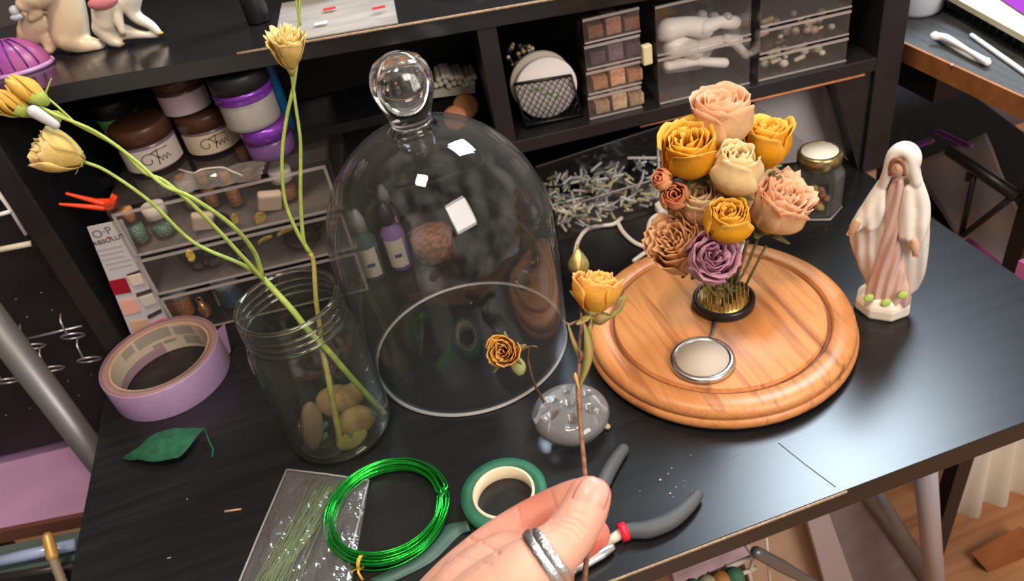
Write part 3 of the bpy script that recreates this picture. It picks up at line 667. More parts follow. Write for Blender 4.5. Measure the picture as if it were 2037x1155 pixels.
e = m_+rad*.005; mb.tube([e, e+rad*.004+tn*.002+V((0, 0, .001)), e+rad*.007+tn*.006-V((0, 0, .003))], .0010, 6); mb.tube([e, e+rad*.003-tn*.003, e+rad*.004-tn*.007-V((0, 0, .002))], .0004, 6)
mb.build('twist_tie', M_tie, q)
# ------------------------------------------------------------------ clear bag of thin green stem wires
bz = .001
quad = [AT(572, 936, bz), AT(735, 958, bz), AT(700, 1150, bz), AT(655, 1215, bz), AT(455, 1215, bz)]
q = thing('plastic_bag', 'crumpled clear plastic bag holding thin green stem wires', 'bag', AT(600, 1060, 0))
def bagpt(u, v): # u 0..1 across, v 0..1 top->bottom
    L_ = quad[0].lerp(quad[4], v); Rr = quad[1].lerp(AT(690, 1215, bz), v); return L_.lerp(Rr, u)
film = clear('bag_film', (.96, .96, .96), 1.5, .09, haze=.07, hazecol=(.7, .7, .68), bump=.6, bscale=120)
nu, nv = 28, 44
for lay, zz in (('back_film', .0006), ('front_film', .0058)):
    vs = []; fs = []
    for i in range(nv+1):
        for j in range(nu+1):
            u, v = j/nu, i/nv; p = bagpt(u, v); ed = min(1, min(u, 1-u, v)*7)
            n_ = mnoise.noise(V((u*7, v*4+u*5, 3.1)))+.5*abs(mnoise.noise(V((u*16+v*9, v*7, 1.7))))
            p.z = zz if lay == 'back_film' else .0018+(zz-.0012+.0045*n_)*ed+.001
            p.z = max(p.z, .0006 if lay == 'back_film' else .0012); vs.append(p)
    for i in range(nv):
        for j in range(nu): k = i*(nu+1)+j; fs.append((k, k+1, k+nu+2, k+nu+1))
    MB().add(vs, fs, lay == 'back_film').build(lay, film, q)
mb = MB()
for (a, b) in ((quad[0], quad[4]), (quad[0], quad[1]), (quad[1], AT(722, 1010, bz)), (AT(722, 1010, bz), AT(695, 1125, bz))):
    mb.tube([a+V((0, 0, .002)), a.lerp(b, .5)+V((0, 0, .0028)), b+V((0, 0, .002))], .0009, 6)
mb.build('heat_sealed_edge', clear('bag_seam', (.9, .9, .9), 1.5, .1, haze=.35, hazecol=(.7, .7, .7)), q)
M_fw = mat('olive_wire', (.16, .24, .08), .45, metal=.1)
random.seed(9)
for i in range(46):
    u0 = random.gauss(.42, .10); v0 = .03+random.random()*.10; u1 = random.gauss(.22, .14)
    a = bagpt(min(.75, max(.1, u0+.13)), v0); b = bagpt(min(.6, max(.04, u1)), 1.02); z = .0016+.0028*random.random(); a.z = b.z = z
    m1 = a.lerp(b, .5)+V((random.uniform(-.002, .002), 0, 0))
    tag(MB().tube([a, m1, b], .00038, 5).build('stem_wire', M_fw, base=a), 'thin olive green floral stem wire inside the clear plastic bag', 'wire', 'stem wires in the plastic bag')
# ------------------------------------------------------------------ green fabric leaf
q = thing('fabric_leaf', 'dark green curled fabric leaf lying on the left of the desk', 'leaf', AT(335, 905, 0))
O1 = [(246, 915), (262, 908), (285, 898), (310, 877), (345, 865), (380, 863), (413, 862)]; O2 = [(246, 915), (262, 921), (284, 924), (312, 929), (350, 924), (372, 915), (413, 862)]
n = 8; A_ = spline([AT(x, y, 0) for x, y in O1], 4); B_ = spline([AT(x, y, 0) for x, y in O2], 4); rs = []
for i in range(len(A_)):
    f_ = i/(len(A_)-1); row = []
    for k in range(9):
        g_ = k/8; p = A_[i].lerp(B_[i], g_); p.z = .002+.010*math.sin(math.pi*f_)*(1-abs(g_-.45)*1.1)+.0018*mnoise.noise(p*150)+.006*f_*f_
        row.append(p)
    rs.append(row)
MB().rings(rs, closed=False).build('leaf_blade', mat('green_fabric', (.006, .085, .034), .8, nz=.4, nscale=120, bump=.4, bscale=900), q, solid=.0006, sub=1)
e = A_[-1]; MB().tube([V((e.x, e.y, .008)), AT(417, 880, .006), AT(424, 893, .0012), AT(422, 909, .0012)], [.0007, .0009, .001, .0009], 6).build('stalk', mat('green_fabric', (0, 0, 0)), q)
# bits on the desk
for (x0, y0, x1, y1, r, lab, col) in ((447, 1017, 480, 1012, .0011, 'tan wood splinter lying on the desk left of the plastic bag', (.48, .32, .2)), (333, 1110, 340, 1108, .0006, 'pale speck of debris at the lower left of the desk', (.4, .38, .36))):
    tag(MB().tube([AT(x0, y0, r), AT(x1, y1, r)], [r, r*.7], 6).build('wood_splinter', mat('splinter%d' % x0, col, .7), base=AT(x0, y0, r)), lab, 'splinter')
random.seed(2)
for i, (x, y, s_) in enumerate(((1313, 954, 5), (1336, 931, 3), (1329, 942, 3), (1345, 968, 3), (1333, 981, 4.5), (1339, 988, 2.5), (1361, 956, 2), (1362, 966, 2), (1376, 974, 2), (1273, 976, 2), (1375, 905, 2), (372, 992, 3))):
    r = s_*.00018; c = AT(x, y, r*.7)
    tag(MB().ball(c, r, 8, 6, sc=(1.3, .9, .7)).build('dried_crumb', mat('crumb', (.5, .44, .34), .8), base=c), 'tiny pale crumb of dried flower on the desk %s' % ('near the plier handle' if i < 11 else 'below the green leaf'), 'crumb', 'crumbs on the desk')
# ------------------------------------------------------------------ pliers
q = thing('pliers', 'grey-handled pliers with a red collar lying behind the hand', 'pliers', AT(1250, 1050, 0))
M_grip = mat('grey_rubber_grip', (.075, .08, .085), .6, bump=.1, bscale=900)
def gp_(pts, rs, z): P = spline([AT(x, y, z) for x, y in pts], 6); return P, lerps(rs, 6)
P, R1 = gp_([(1250, 1055), (1290, 1052), (1335, 1034), (1370, 1005), (1388, 983)], [.0056, .0064, .0062, .0054, .0042], .0066); MB().tube(P, R1, 14, ends=True).build('handle_grip', M_grip, q)
P, R1 = gp_([(1185, 1000), (1200, 960), (1220, 922), (1240, 893)], [.005, .0058, .0055, .0046], .0062); MB().tube(P, R1, 14, ends=True).build('handle_grip', M_grip, q)
a, b = AT(1233, 1060, .0066), AT(1247, 1055, .0066)
MB().tube([a, b], .0068, 16).build('collar', mat('red_vinyl', (.75, .015, .04), .4), q)
M_cap2 = mat('cream_tang', (.55, .50, .40), .4)
MB().tube([AT(1205, 1080, .006), AT(1236, 1060, .006)], [.0030, .0042], 10).build('handle_tang', M_cap2, q)
P = spline([AT(1130, 1135, .005), AT(1160, 1118, .006), AT(1195, 1098, .006), AT(1222, 1085, .005)], 5); MB().tube(P, lerps([.003, .0055, .0055, .003], 5), 10, flat=.6).build('jaw', M_silver, q)
P = spline([AT(1120, 1150, .005), AT(1145, 1128, .005), AT(1165, 1108, .005)], 5); MB().tube(P, lerps([.0045, .004, .002], 5), 10, flat=.6).build('jaw', mat('dark_steel', (.2, .2, .2), .35, metal=1), q)
# ------------------------------------------------------------------ glass flower frog
FC = V((.1015, .4315, 0))
q = thing('flower_frog', 'small round clear glass flower frog with holes on top', 'flower frog', FC)
pr = [(.0215, 0), (.0235, .0015), (.0275, .008), (.0318, .0155), (.0325, .0185), (.0305, .0225), (.026, .0262), (.017, .0295), (.008, .0308), (.0005, .031)]
M_frog = mat('frog_glass', (1, 1, 1), .0, trans=.86, ior=1.47)  # white diffuse share painted in for light refracted by the clear glass
body = MB().lathe(pr, FC, 56).build('tmp_body', M_frog)
cut = MB()
for i in range(6): a = i*math.pi/3+.3; cut.tube([FC+V((.0165*math.cos(a), .0165*math.sin(a), .010)), FC+V((.0175*math.cos(a), .0175*math.sin(a), .045))], .0042, 16)
cut.tube([FC+V((0, 0, .010)), FC+V((0, 0, .045))], .0045, 16)
co = cut.build('tmp_cut', M_frog)
md = body.modifiers.new('b', 'BOOLEAN'); md.object = co; md.operation = 'DIFFERENCE'; md.solver = 'EXACT'
dg = bpy.context.evaluated_depsgraph_get(); me = bpy.data.meshes.new_from_object(body.evaluated_get(dg)); me.transform(Matrix.Translation(-FC))
for x in (body, co): bpy.data.objects.remove(x)
fb = bpy.data.objects.new('glass_body', me); COL.objects.link(fb); fb.parent = q; WL[fb.name] = FC
a, b = AT(1196, 818, .002), AT(1208, 848, .002)
q = thing('wooden_peg', 'small wooden peg with a knob end beside the glass flower frog', 'peg', b)
MB().tube([a, b], [.0013, .0016], 8).build('shaft', mat('peg_wood', (.45, .27, .12), .6), q); MB().ball(b, .0028, 10, 8, sc=(1, 1, .7)).build('knob', mat('peg_knob', (.62, .45, .27), .6), q)
# ------------------------------------------------------------------ flowers
def fmat(name, base, edge, tr=.42):
    return mat(name, base, .62, nz=.09, nscale=160, attr=edge, transl=tr, bump=.35, bscale=700)
def bloom(mb, c, ax, R, H_, N=20, seed=0, openn=.25, ruff=.10, close=.22, twist=0., inner=.14, wid=1.0, gu=8, gv=8, cup=False):
    q = frame_to(ax); rnd = random.Random(seed); c = V(c)-q@V((0, 0, H_*.5))
    for i in range(N):
        f = i/(N-1); phi = i*2.39996+rnd.uniform(-.25, .25); w_ = (1.25-.45*f)*wid; hh = H_*(1.02-.10*f+rnd.uniform(-.05, .05))*(.93+.07*min(1, f*3)); lay = inner+(1-inner)*f**.75
        sd_ = V((seed*3.1+i*1.7, i*.9, seed)); lip = openn*(.3+f)*rnd.uniform(.5, 1.3); rs = []; ed = []
        for a in range(gv+1):
            v = a/gv; row = []
            env = (.22+.78*math.sin(min(1, v*1.35)*math.pi/2)**.75)*(1-close*max(0, v-.45)**1.3*1.6)
            wv = (.35+.65*math.sin(math.pi*min(1, v*.62+.06)))*(1-.35*max(0, v-.8)*5*.5)
            if cup:     # dried rose: broad petals hugging a closed cup, edges curling out only at the lip
                sv = min(1, max(0, (v-.5)/.5)); env = (.30+.70*math.sin(min(1, v/.5)*math.pi/2))*(1-close*(sv*sv*(3-2*sv))); wv = .62+.38*math.sin(math.pi*min(1, v*.7+.18))
            for b in range(gu+1):
                u = (b/gu-.5)*2; r = R*env*lay*(1+.07*u)+(R*lip*max(0, v-.8)**2*14 if cup else R*lip*max(0, v-.6)**2*2.2*(1-.3*abs(u)))
                nn = mnoise.noise(V((u*1.6, v*1.8, 0))+sd_); n2 = mnoise.noise(V((u*4.5, v*2.5, 5))+sd_)
                r += R*ruff*(nn*1.1+n2*.6)*v**1.2
                th = phi+u*w_*wv+twist*v; z = hh*(v**.9)*(1-(.09+.10*max(0, abs(u)-.6))*u*u*v)*(1-.05*(1-f) if cup else 1)+H_*ruff*(n2*.55+nn*.4)*v**3-R*lip*max(0, v-.75)*.5
                row.append(c+q@V((r*math.cos(th), r*math.sin(th), z))); ed.append(min(1, max(0, v-.72)*3.2+abs(u)**7*.5*v))
            rs.append(row)
        mb.rings(rs, closed=False, edge=ed)
    return mb
M_sep = mat('dried_sepal', (.22, .22, .06), .7, nz=.4, nscale=200, bump=.4, bscale=500, transl=.1)
M_stemd = mat('dried_stem', (.14, .075, .03), .7, nz=.4, nscale=300, bump=.5, bscale=600)
M_stemg = mat('olive_stem', (.13, .12, .035), .6, nz=.3, nscale=200)
def sepals(mb, c, ax, R, n=5, L_=1.0, seed=0):
    q = frame_to(ax); rnd = random.Random(seed)
    for i in range(n):
        a = i*2*math.pi/n+rnd.uniform(-.2, .2); l = R*L_*rnd.uniform(.8, 1.3); dr = rnd.uniform(-.5, .35); rows = []
        for k in range(7):
            t_ = k/6; w_ = R*.22*math.sin(math.pi*(.15+.85*(1-t_)))*(1-t_*.6); rad = R*.12+l*t_*.85; z = l*(dr*t_+.25*t_*t_)
            rows.append([c+q@V((rad*math.cos(a)-w_*s*math.sin(a), rad*math.sin(a)+w_*s*math.cos(a), z+(.25*w_*abs(s)))) for s in (-1, 0, 1)])
        mb.rings(rows, closed=False)
    return mb
KZ = V((.274, .4905, .0245))
def rose(label, x, y, Y, wpx, ax, m, kind='rose', hr=1.0, stem=True, stemm=None, foot=None, nm='dried_rose', **kw):
    c = ONY(x, y, Y); d = (c-O).dot(FW); R = wpx*1.27/2*d/F; ax = V(ax).normalized(); H_ = R*1.75*hr
    q = thing(nm, label, 'flower', c, 'dried flowers in the pin holder')
    bloom(MB(), c, ax, R*.97, H_, **kw).build('bloom', m, q, solid=.0005)
    b = c-ax*H_*.5
    mb = MB().ball(b+ax*R*.12, R*.42, 12, 8, R=frame_to(ax), sc=(1, 1, .7)); sepals(mb, b, ax, R, 5, .9, seed=int(x)); mb.build('sepals', M_sep, q, solid=.0004)
    if stem:
        f = V(foot) if foot else KZ+V((random.uniform(-.012, .012), random.uniform(-.010, .010), .004))
        P = spline([b, b-ax*.014+V((0, 0, -.006)), b.lerp(f, .55)+V((0, 0, -.006)), f+V((0, 0, .012)), f], 5)
        MB().tube(P, .0013 if not kw.get('thick') else .002, 8).build('stem', stemm or M_stemg, q)
    return q
random.seed(21)
F_gold = fmat('gold_petals', (.92, .47, .012), (.94, .66, .12)); F_peach = fmat('peach_petals', (.95, .68, .37), (.93, .60, .40)); F_cream = fmat('cream_petals', (.92, .72, .38), (.94, .80, .50))
F_tan = fmat('tan_petals', (.92, .66, .38), (.84, .50, .24)); F_mauve = fmat('mauve_petals', (.80, .52, .60), (.62, .34, .46)); F_beige = fmat('beige_petals', (.92, .74, .48), (.92, .76, .5)); F_orp = fmat('orange_pink_petals', (.93, .48, .20), (.86, .42, .26))
rose('peach-pink dried rose, topmost of the bouquet', 1435, 240, .52, 100, (0, -.05, 1), F_peach, hr=1.12, N=26, seed=1, openn=.10, close=.02, ruff=.07, inner=.10, cup=True, wid=1.1)
rose('large golden yellow dried rose at the upper left of the bouquet', 1371, 305, .505, 98, (-.15, -.22, 1), F_gold, N=17, seed=2, openn=.22, close=.16, ruff=.10, hr=1.04, cup=True, wid=1.25)
rose('golden yellow dried rose at the upper right of the bouquet', 1526, 286, .525, 82, (.06, -.02, 1), F_gold, N=15, seed=3, openn=.24, close=.12, ruff=.10, hr=1.12, cup=True, wid=1.25)
rose('cream dried rosebud in the middle of the bouquet', 1465, 338, .475, 92, (.05, -.20, 1), F_cream, N=13, seed=4, openn=.10, ruff=.10, close=.34, hr=1.12, cup=True, wid=1.35)
rose('large ruffled peach dried rose at the right of the bouquet', 1545, 412, .50, 102, (.28, -.38, 1), F_peach, N=38, seed=5, openn=.20, ruff=.17, close=.06, hr=1.0, inner=.05, wid=.8, cup=True)
rose('golden yellow dried rose low at the front centre of the bouquet', 1448, 440, .455, 80, (-.12, -.34, 1), F_gold, N=16, seed=6, openn=.14, ruff=.09, close=.30, hr=1.06, cup=True, wid=1.25)
rose('beige dried rose half hidden behind the front golden rose', 1396, 405, .495, 78, (-.25, -.25, 1), F_beige, N=14, seed=7, openn=.10, close=.2, ruff=.08, hr=1.1, cup=True, wid=1.3)
rose('tan frilled dried rose at the lower left of the bouquet', 1352, 492, .488, 94, (-.55, -.30, .85), F_tan, N=38, seed=8, openn=.12, ruff=.16, close=.05, hr=1.2, inner=.05, wid=.85, cup=True)
rose('mauve dried rose, lowest at the front of the bouquet', 1413, 514, .453, 86, (-.05, -.85, .95), F_mauve, N=22, seed=9, openn=.26, ruff=.14, close=.12, hr=1.0, inner=.08, cup=True, wid=1.1)
rose('small orange-pink dried bud at the left, above its twin', 1316, 358, .50, 38, (-.6, -.2, .8), F_orp, N=9, seed=10, openn=.12, close=.35, foot=AT(1372, 400, .09), nm='dried_bud', cup=True, wid=1.2)
rose('small orange-pink dried bud at the left, below its twin', 1343, 390, .495, 50, (-.35, -.7, .8), F_orp, N=10, seed=11, openn=.12, close=.3, foot=AT(1385, 420, .08), nm='dried_bud', cup=True, wid=1.2)
# loose upright stems standing in the pins
g = 'stems standing in the pin holder'
for (x0, y0, Y0, x1, y1, r, m, lab) in ((1477, 480, .495, 1468, 545, .0026, mat('white_straw', (.82, .80, .76), .4), 'white straw stem standing in the pin holder'),
        (1487, 478, .487, 1462, 585, .0016, M_stemd, 'dark brown stem standing beside the white straw'), (1524, 488, .495, 1492, 572, .0012, M_stemg, 'thin olive stem leaning right out of the pin holder')):
    a = ONY(x0, y0, Y0); b = AT(x1, y1, .033); b = b.lerp(V((KZ.x, KZ.y, b.z)), .25)
    tag(MB().tube([a, a.lerp(b, .5), b], r, 8).build('bouquet_stem', m, base=b), lab, 'stem', g)
# ------------------------------------------------------------------ board
BC = V((.262, .480, 0))
q = thing('wooden_board', 'round light wooden board with a groove near its edge', 'board', BC)
M_bw = wood('cherry_board', (.50, .185, .055), (.60, .255, .085), (.27, .085, .026), 1.9, .42, 'y', .03)
prof = [(.0005, .003), (.113, .003), (.1170, .0035), (.1186, .0060), (.1190, .0085), (.1182, .0112), (.1166, .0126), (.1156, .0132), (.1163, .0142), (.1166, .0170), (.1156, .0200), (.1128, .0226), (.109, .0238), (.105, .0240),
        (.0976, .0240), (.0972, .0236), (.0964, .0195), (.0945, .0178), (.0926, .0195), (.0918, .0236), (.0914, .0240), (.0005, .0240)]
MB().lathe(prof, BC, 96).build('board_body', M_bw, q)
for i in range(3):
    a = i*2.1; MB().lathe([(.008, 0), (.008, .0032)], BC+V((.09*math.cos(a), .09*math.sin(a), 0)), 16).build('foot', M_rub, q)
MB().lathe([(.0977, .02405), (.0966, .0198), (.0945, .0181), (.0924, .0198), (.0913, .02405)], BC, 96, cap0=False, cap1=False).build('groove', wood('groove_wood', (.16, .05, .018), (.24, .08, .028), (.10, .03, .012), 1.9, .55, 'y', .03), q)  # darker strip for the end grain, with the groove's shade painted in
mb = MB()
for a in (math.radians(-100), math.radians(-84)): mb.tube([BC+V((.0945*math.cos(a+k*.012), .0945*math.sin(a+k*.012), .0188)) for k in range(-2, 3)], .0016, 6)
mb.build('dark_spot', mat('dark_spot_brown', (.06, .025, .015), .7), q)  # two short dark brown marks in the groove
# pin holder
PCc = V((KZ.x, KZ.y, .0241))
q = thing('pin_holder', 'black-rimmed pin flower holder full of gold pins on the wooden board', 'flower holder', PCc)
MB().lathe([(.0262, 0), (.0276, .0015), (.0276, .0075), (.0262, .009), (.0240, .009), (.0236, .0045), (.0005, .0045)], PCc, 56).build('rim_cup', mat('black_rubber_rim', (.012, .012, .012), .28), q)
M_pin = mat('brass_pin', (.75, .48, .14), .3, metal=.8)
MB().lathe([(.0235, .0045), (.0235, .0065), (.0005, .0065)], PCc, 40).build('brass_plate', M_pin, q)
pins = [(x, y) for x in range(-6, 7) for y in range(-6, 7)]; pins = [(x*.0040+(.002 if y % 2 else 0), y*.0038) for x, y in pins]; pins = [p for p in pins if math.hypot(*p) < .0218][:99]
pm = MB().tube([PCc+V((0, 0, .0060)), PCc+V((0, 0, .0165)), PCc+V((0, 0, .0185))], [.00042, .00042, .0001], 5).build('pin', M_pin, q)
for i, (x, y) in enumerate(pins):
    o = pm if i == 0 else pm.copy()
    if i: COL.objects.link(o); o.parent = q
    o.location = (x, y, 0)
q = thing('cable_clip', 'thin dark strip running from the pin holder to the silver disc', 'strip', AT(1425, 640, .0245))
MB().tube([AT(1424, 630, .0255), AT(1419, 655, .0255), AT(1413, 676, .0255)], [.0020, .0014, .0012], 8, flat=.5).build('strip_body', M_steel, q)
q = thing('round_disc', 'flat silver-rimmed disc with a beige centre lying on the board', 'disc', V((.2215, .4315, .0241)))
c = V((.2215, .4315, .0241))
MB().lathe([(.0225, .0001), (.0262, .0006), (.0274, .003), (.0262, .0056), (.0236, .0064), (.0222, .0058), (.0216, .0052)], c, 64, cap1=False).build('silver_rim', M_silver, q)
MB().lathe([(.0218, .0010), (.0218, .0054), (.0005, .0054)], c, 56).build('centre', mat('beige_felt', (.50, .43, .35), .6, nz=.05, nscale=60), q)
# ------------------------------------------------------------------ lisianthus in the mason jar
M_ls = mat('green_stem', (.36, .47, .09), .5, nz=.25, nscale=120, bump=.1)
M_ls2 = mat('yellow_green_stem', (.42, .38, .10), .5, nz=.3, nscale=150)
F_ly = fmat('pale_yellow_petals', (.88, .68, .22), (.9, .74, .36), .35); F_by = fmat('bud_yellow', (.80, .50, .08), (.80, .58, .16), .3)
def loc(pt):  # (px, py, Y)
    return ONY(*pt)
def stem_of(q, pts, r, m=None, nm='stem'):
    return MB().tube(spline([loc(p) for p in pts], 5), lerps(r, 5), 9).build(nm, m or M_ls, q)
q = thing('lisianthus_stem', 'long green stem leaning left out of the jar, with yellow flower and buds', 'flower', loc((765, 822, .505)))
stem_of(q, [(765, 822, .505), (700, 752, .508), (655, 700, .512), (612, 655, .516), (580, 615, .522), (545, 577, .530), (522, 552, .534)], [.0026]*4+[.0026, .0025, .0023])
stem_of(q, [(522, 552, .534), (480, 525, .536), (385, 482, .54), (300, 402, .545), (215, 342, .55), (168, 322, .55)], [.0019, .0016, .0014, .0013, .0012, .0012], nm='side_stem')
stem_of(q, [(528, 560, .533), (470, 497, .530), (405, 428, .53), (330, 362, .535), (285, 342, .54), (235, 292, .545), (150, 245, .55), (112, 222, .55)], [.0019, .0016, .0015, .0015, .0014, .0013, .0013, .0013], nm='side_stem')
stem_of(q, [(522, 550, .534), (505, 500, .53), (460, 447, .52), (380, 392, .515), (325, 368, .52), (268, 318, .53), (190, 262, .54), (110, 228, .545), (70, 205, .55)], [.0019, .0018, .0016, .0015, .0014, .0013, .0012, .0012, .0011], nm='side_stem')
stem_of(q, [(150, 245, .55), (115, 212, .55), (92, 190, .553), (96, 172, .553), (102, 156, .553)], [.0009, .0008, .0007, .0006, .0004], nm='tendril')
stem_of(q, [(112, 222, .55), (70, 222, .55), (30, 232, .55), (-10, 225, .55)], [.0009, .0007, .0007, .0006], nm='tendril')
for (x, y, wx, ax_px, m, N_, op_) in ((112, 290, 92, (60, 282), F_ly, 13, .32),):
    c = loc((x, y, .55)); d = (c-O).dot(FW); R = 40*d/F; tip = loc((62, 288, .545)); ba = loc((168, 322, .55)); ax = (tip-ba).normalized()
    bloom(MB(), (tip+ba)/2, ax, R*1.1, (tip-ba).length*.98, N=14, seed=31, openn=.22, ruff=.13, close=.18, inner=.1).build('bloom', m, q, solid=.0005)
    sepals(MB().tube([ba, ba+ax*.012], [.0018, .0045], 8), ba+ax*.003, ax, R*.8, 5, .9, 4).build('calyx', MATS['green_stem'], q, solid=.0004)
def bud(q, tipx, basex, rpx, seed, m=F_by):
    tip, ba = loc(tipx), loc(basex); ax = (tip-ba).normalized(); L_ = (tip-ba).length; d = (tip-O).dot(FW); R = rpx*d/F
    bloom(MB(), (tip+ba)/2, ax, R, L_, N=7, seed=seed, openn=.0, ruff=.04, close=.75, inner=.25, twist=1.2).build('bud', m, q, solid=.0005)
    MB().tube([ba-ax*.001, ba+ax*L_*.15, ba+ax*L_*.35], [.0018, R*.55, R*.7], 10).build('calyx', M_ls, q)
bud(q, (10, 155, .553), (95, 205, .55), 30, 41); bud(q, (-22, 182, .55), (62, 228, .55), 28, 42); bud(q, (75, 215, .548), (118, 240, .548), 11, 43)
MB().tube([loc((68, 222, .542)), loc((110, 248, .542))], [.0042, .0030], 10, ends=True).build('pale_calyx', mat('pale_grey_calyx', (.5, .5, .52), .5), q)
q = thing('lisianthus_stem', 'upright green stem from the jar with frilled yellow flower at its top', 'flower', loc((680, 890, .495)))
stem_of(q, [(680, 892, .492), (664, 812, .503), (650, 735, .513), (640, 690, .518), (636, 650, .520), (628, 590, .522), (624, 525, .524), (617, 503, .525)], [.0028, .0027, .0024, .0022, .0020, .0019, .0018, .0018], M_ls2)
stem_of(q, [(618, 505, .525), (588, 455, .527), (566, 395, .53), (561, 310, .532), (570, 235, .535), (583, 175, .536), (592, 110, .537), (594, 50, .538), (598, -30, .54)], [.0017, .0015, .0013, .0013, .0013, .0014, .0010, .0009, .0009], nm='side_stem')
stem_of(q, [(618, 505, .525), (604, 478, .526), (598, 400, .527), (598, 330, .53), (597, 275, .532), (588, 210, .534), (582, 165, .535), (580, 148, .535)], [.0017, .0015, .0014, .0013, .0012, .0011, .0011, .0014], nm='side_stem')
stem_of(q, [(598, 50, .538), (590, 10, .538), (588, -30, .538)], [.0007, .0007, .0007], nm='tendril')
tip, ba = loc((568, 62, .53)), loc((581, 150, .535)); ax = (tip-ba).normalized()
bloom(MB(), tip.lerp(ba, .42), ax, 23*.75/F, (tip-ba).length*.86, N=18, seed=33, openn=.85, ruff=.34, close=.0, inner=.18, wid=.8).build('bloom', F_ly, q, solid=.0005)
mb = MB().tube([ba, ba.lerp(tip, .2), ba.lerp(tip, .42)], [.0016, .0036, .0052], 10); mb.build('calyx', F_ly, q)
# ------------------------------------------------------------------ rose standing in the glass flower frog
c = ONY(1004, 700, .432)
q = thing('spray_rose', 'small orange-yellow dried rose on a bent brown stem in the glass flower frog', 'flower', AT(1085, 805, .02))
to = (O-c).normalized(); ax = (to+RT*-.25).normalized()
bloom(MB(), c, ax, 33*.6/F, .021, N=20, seed=51, openn=.34, ruff=.13, close=.10, inner=.08).build('bloom', fmat('orange_yellow_petals', (.80, .40, .07), (.84, .56, .16)), q, solid=.0004)
P = [c-ax*.008, c-ax*.013+RT*.006, ONY(1052, 690, .437), ONY(1050, 712, .437), ONY(1062, 760, .434), AT(1086, 806, .020)]
MB().tube(spline(P, 5), lerps([.0016, .0014, .0010, .0011, .0011, .0011], 5), 8).build('stem', M_stemd, q)
mb = sepals(MB(), c-ax*.009, ax, .013, 5, 1.2, 3); mb.build('sepals', M_sep, q, solid=.0004)
mb = MB(); pc = ONY(1030, 728, .43); petal(mb, pc, RT*-.004+UP*.014, RT*.012+UP*.002); mb.build('drooping_sepal', mat('pale_green_sepal', (.42, .42, .16), .6, transl=.2), q, solid=.0004)
mb = MB(); e = ONY(1052, 690, .437); mb.tube([e, e+RT*.0035+UP*.0008, e+RT*.0065-UP*.0003], [.001, .0007, .0013], 6); mb.build('stem_node', M_stemd, q)
# ------------------------------------------------------------------ the hand
HB = DEP(960, 1300, .34)
hand = thing('hand', "person's hand with a silver thumb ring pinching a dried rose stem", 'hand', HB)
def cap(mb, pts, n=20):
    P = [DEP(x, y, d) for x, y, d, r in pts]; R_l = [r for *_, r in pts]; mb.tube(spline(P, 5), lerps(R_l, 5), n, ends=True)
mm = .001
thumb = [(1171, 991, .322, 9.3*mm), (1160, 1018, .320, 9.9*mm), (1143, 1048, .318, 10.1*mm), (1118, 1080, .316, 10.6*mm), (1078, 1114, .314, 12.0*mm), (1030, 1158, .314, 15.5*mm), (960, 1235, .318, 21*mm), (860, 1350, .328, 25*mm)]
index = [(1181, 984, .344, 7.9*mm), (1150, 990, .346, 8.6*mm), (1103, 1012, .347, 9.4*mm), (1050, 1043, .347, 10.2*mm), (1000, 1078, .346, 11.0*mm), (955, 1118, .345, 12.2*mm), (905, 1175, .345, 14.5*mm), (850, 1250, .346, 17*mm)]
middle = [(1181, 1062, .355, 7.6*mm), (1150, 1080, .360, 8.6*mm), (1100, 1112, .364, 9.4*mm), (1040, 1160, .364, 10*mm), (960, 1230, .360, 12*mm), (870, 1310, .352, 17*mm)]
ring_f = [(1112, 1147, .354, 7.2*mm), (1080, 1165, .360, 8.2*mm), (1020, 1210, .364, 9*mm), (950, 1270, .362, 11*mm), (880, 1350, .355, 16*mm)]
pinky = [(1040, 1225, .352, 6.5*mm), (1000, 1250, .357, 7.2*mm), (930, 1310, .358, 9*mm), (880, 1390, .352, 14*mm)]
mb = MB()
for ch in (thumb, index, middle, ring_f, pinky): cap(mb, ch)
for a in ((860, 1350, .334, 24*mm), (850, 1250, .346, 17*mm), (870, 1320, .350, 17*mm), (880, 1390, .350, 15*mm)): cap(mb, [a, (a[0]*.5+400, a[1]*.5+720, .342, 22*mm), (770, 1480, .345, 24*mm)])
cap(mb, [(790, 1450, .342, 25*mm), (720, 1560, .345, 26*mm), (640, 1680, .35, 27*mm)])
# webbing between thumb and index
cap(mb, [(1040, 1095, .332, 8*mm), (1000, 1110, .333, 11*mm), (940, 1180, .330, 17*mm), (890, 1260, .332, 21*mm)])
cap(mb, [(1030, 1125, .326, 10*mm), (985, 1120, .334, 11*mm), (935, 1160, .336, 14*mm)])
MCn = MC; On = np.array(O)
def projn(co): qd = (co-On)@MCn.T; return CX+F*qd[:, 0]/qd[:, 2], CY-F*qd[:, 1]/qd[:, 2], qd[:, 2]
creases = [([(1098, 1033), (1120, 1026), (1150, 1036), (1163, 1052)], .30, .5), ([(1090, 1044), (1115, 1036), (1145, 1045), (1158, 1062)], .34, .5), ([(1085, 1056), (1108, 1047), (1135, 1054), (1150, 1072)], .26, .5),
           ([(1122, 1020), (1140, 1017), (1160, 1026)], .18, .5), ([(1092, 968), (1099, 990), (1106, 1012)], .42, .6), ([(1030, 1012), (1036, 1035), (1045, 1066)], .50, .6), ([(1040, 1015), (1046, 1040)], .2, .5),
           ([(935, 1072), (962, 1080), (990, 1100)], .5, .8), ([(905, 1105), (935, 1112), (975, 1122)], .28, .6), ([(1192, 1062), (1196, 1078), (1190, 1092)], .2, .5)]
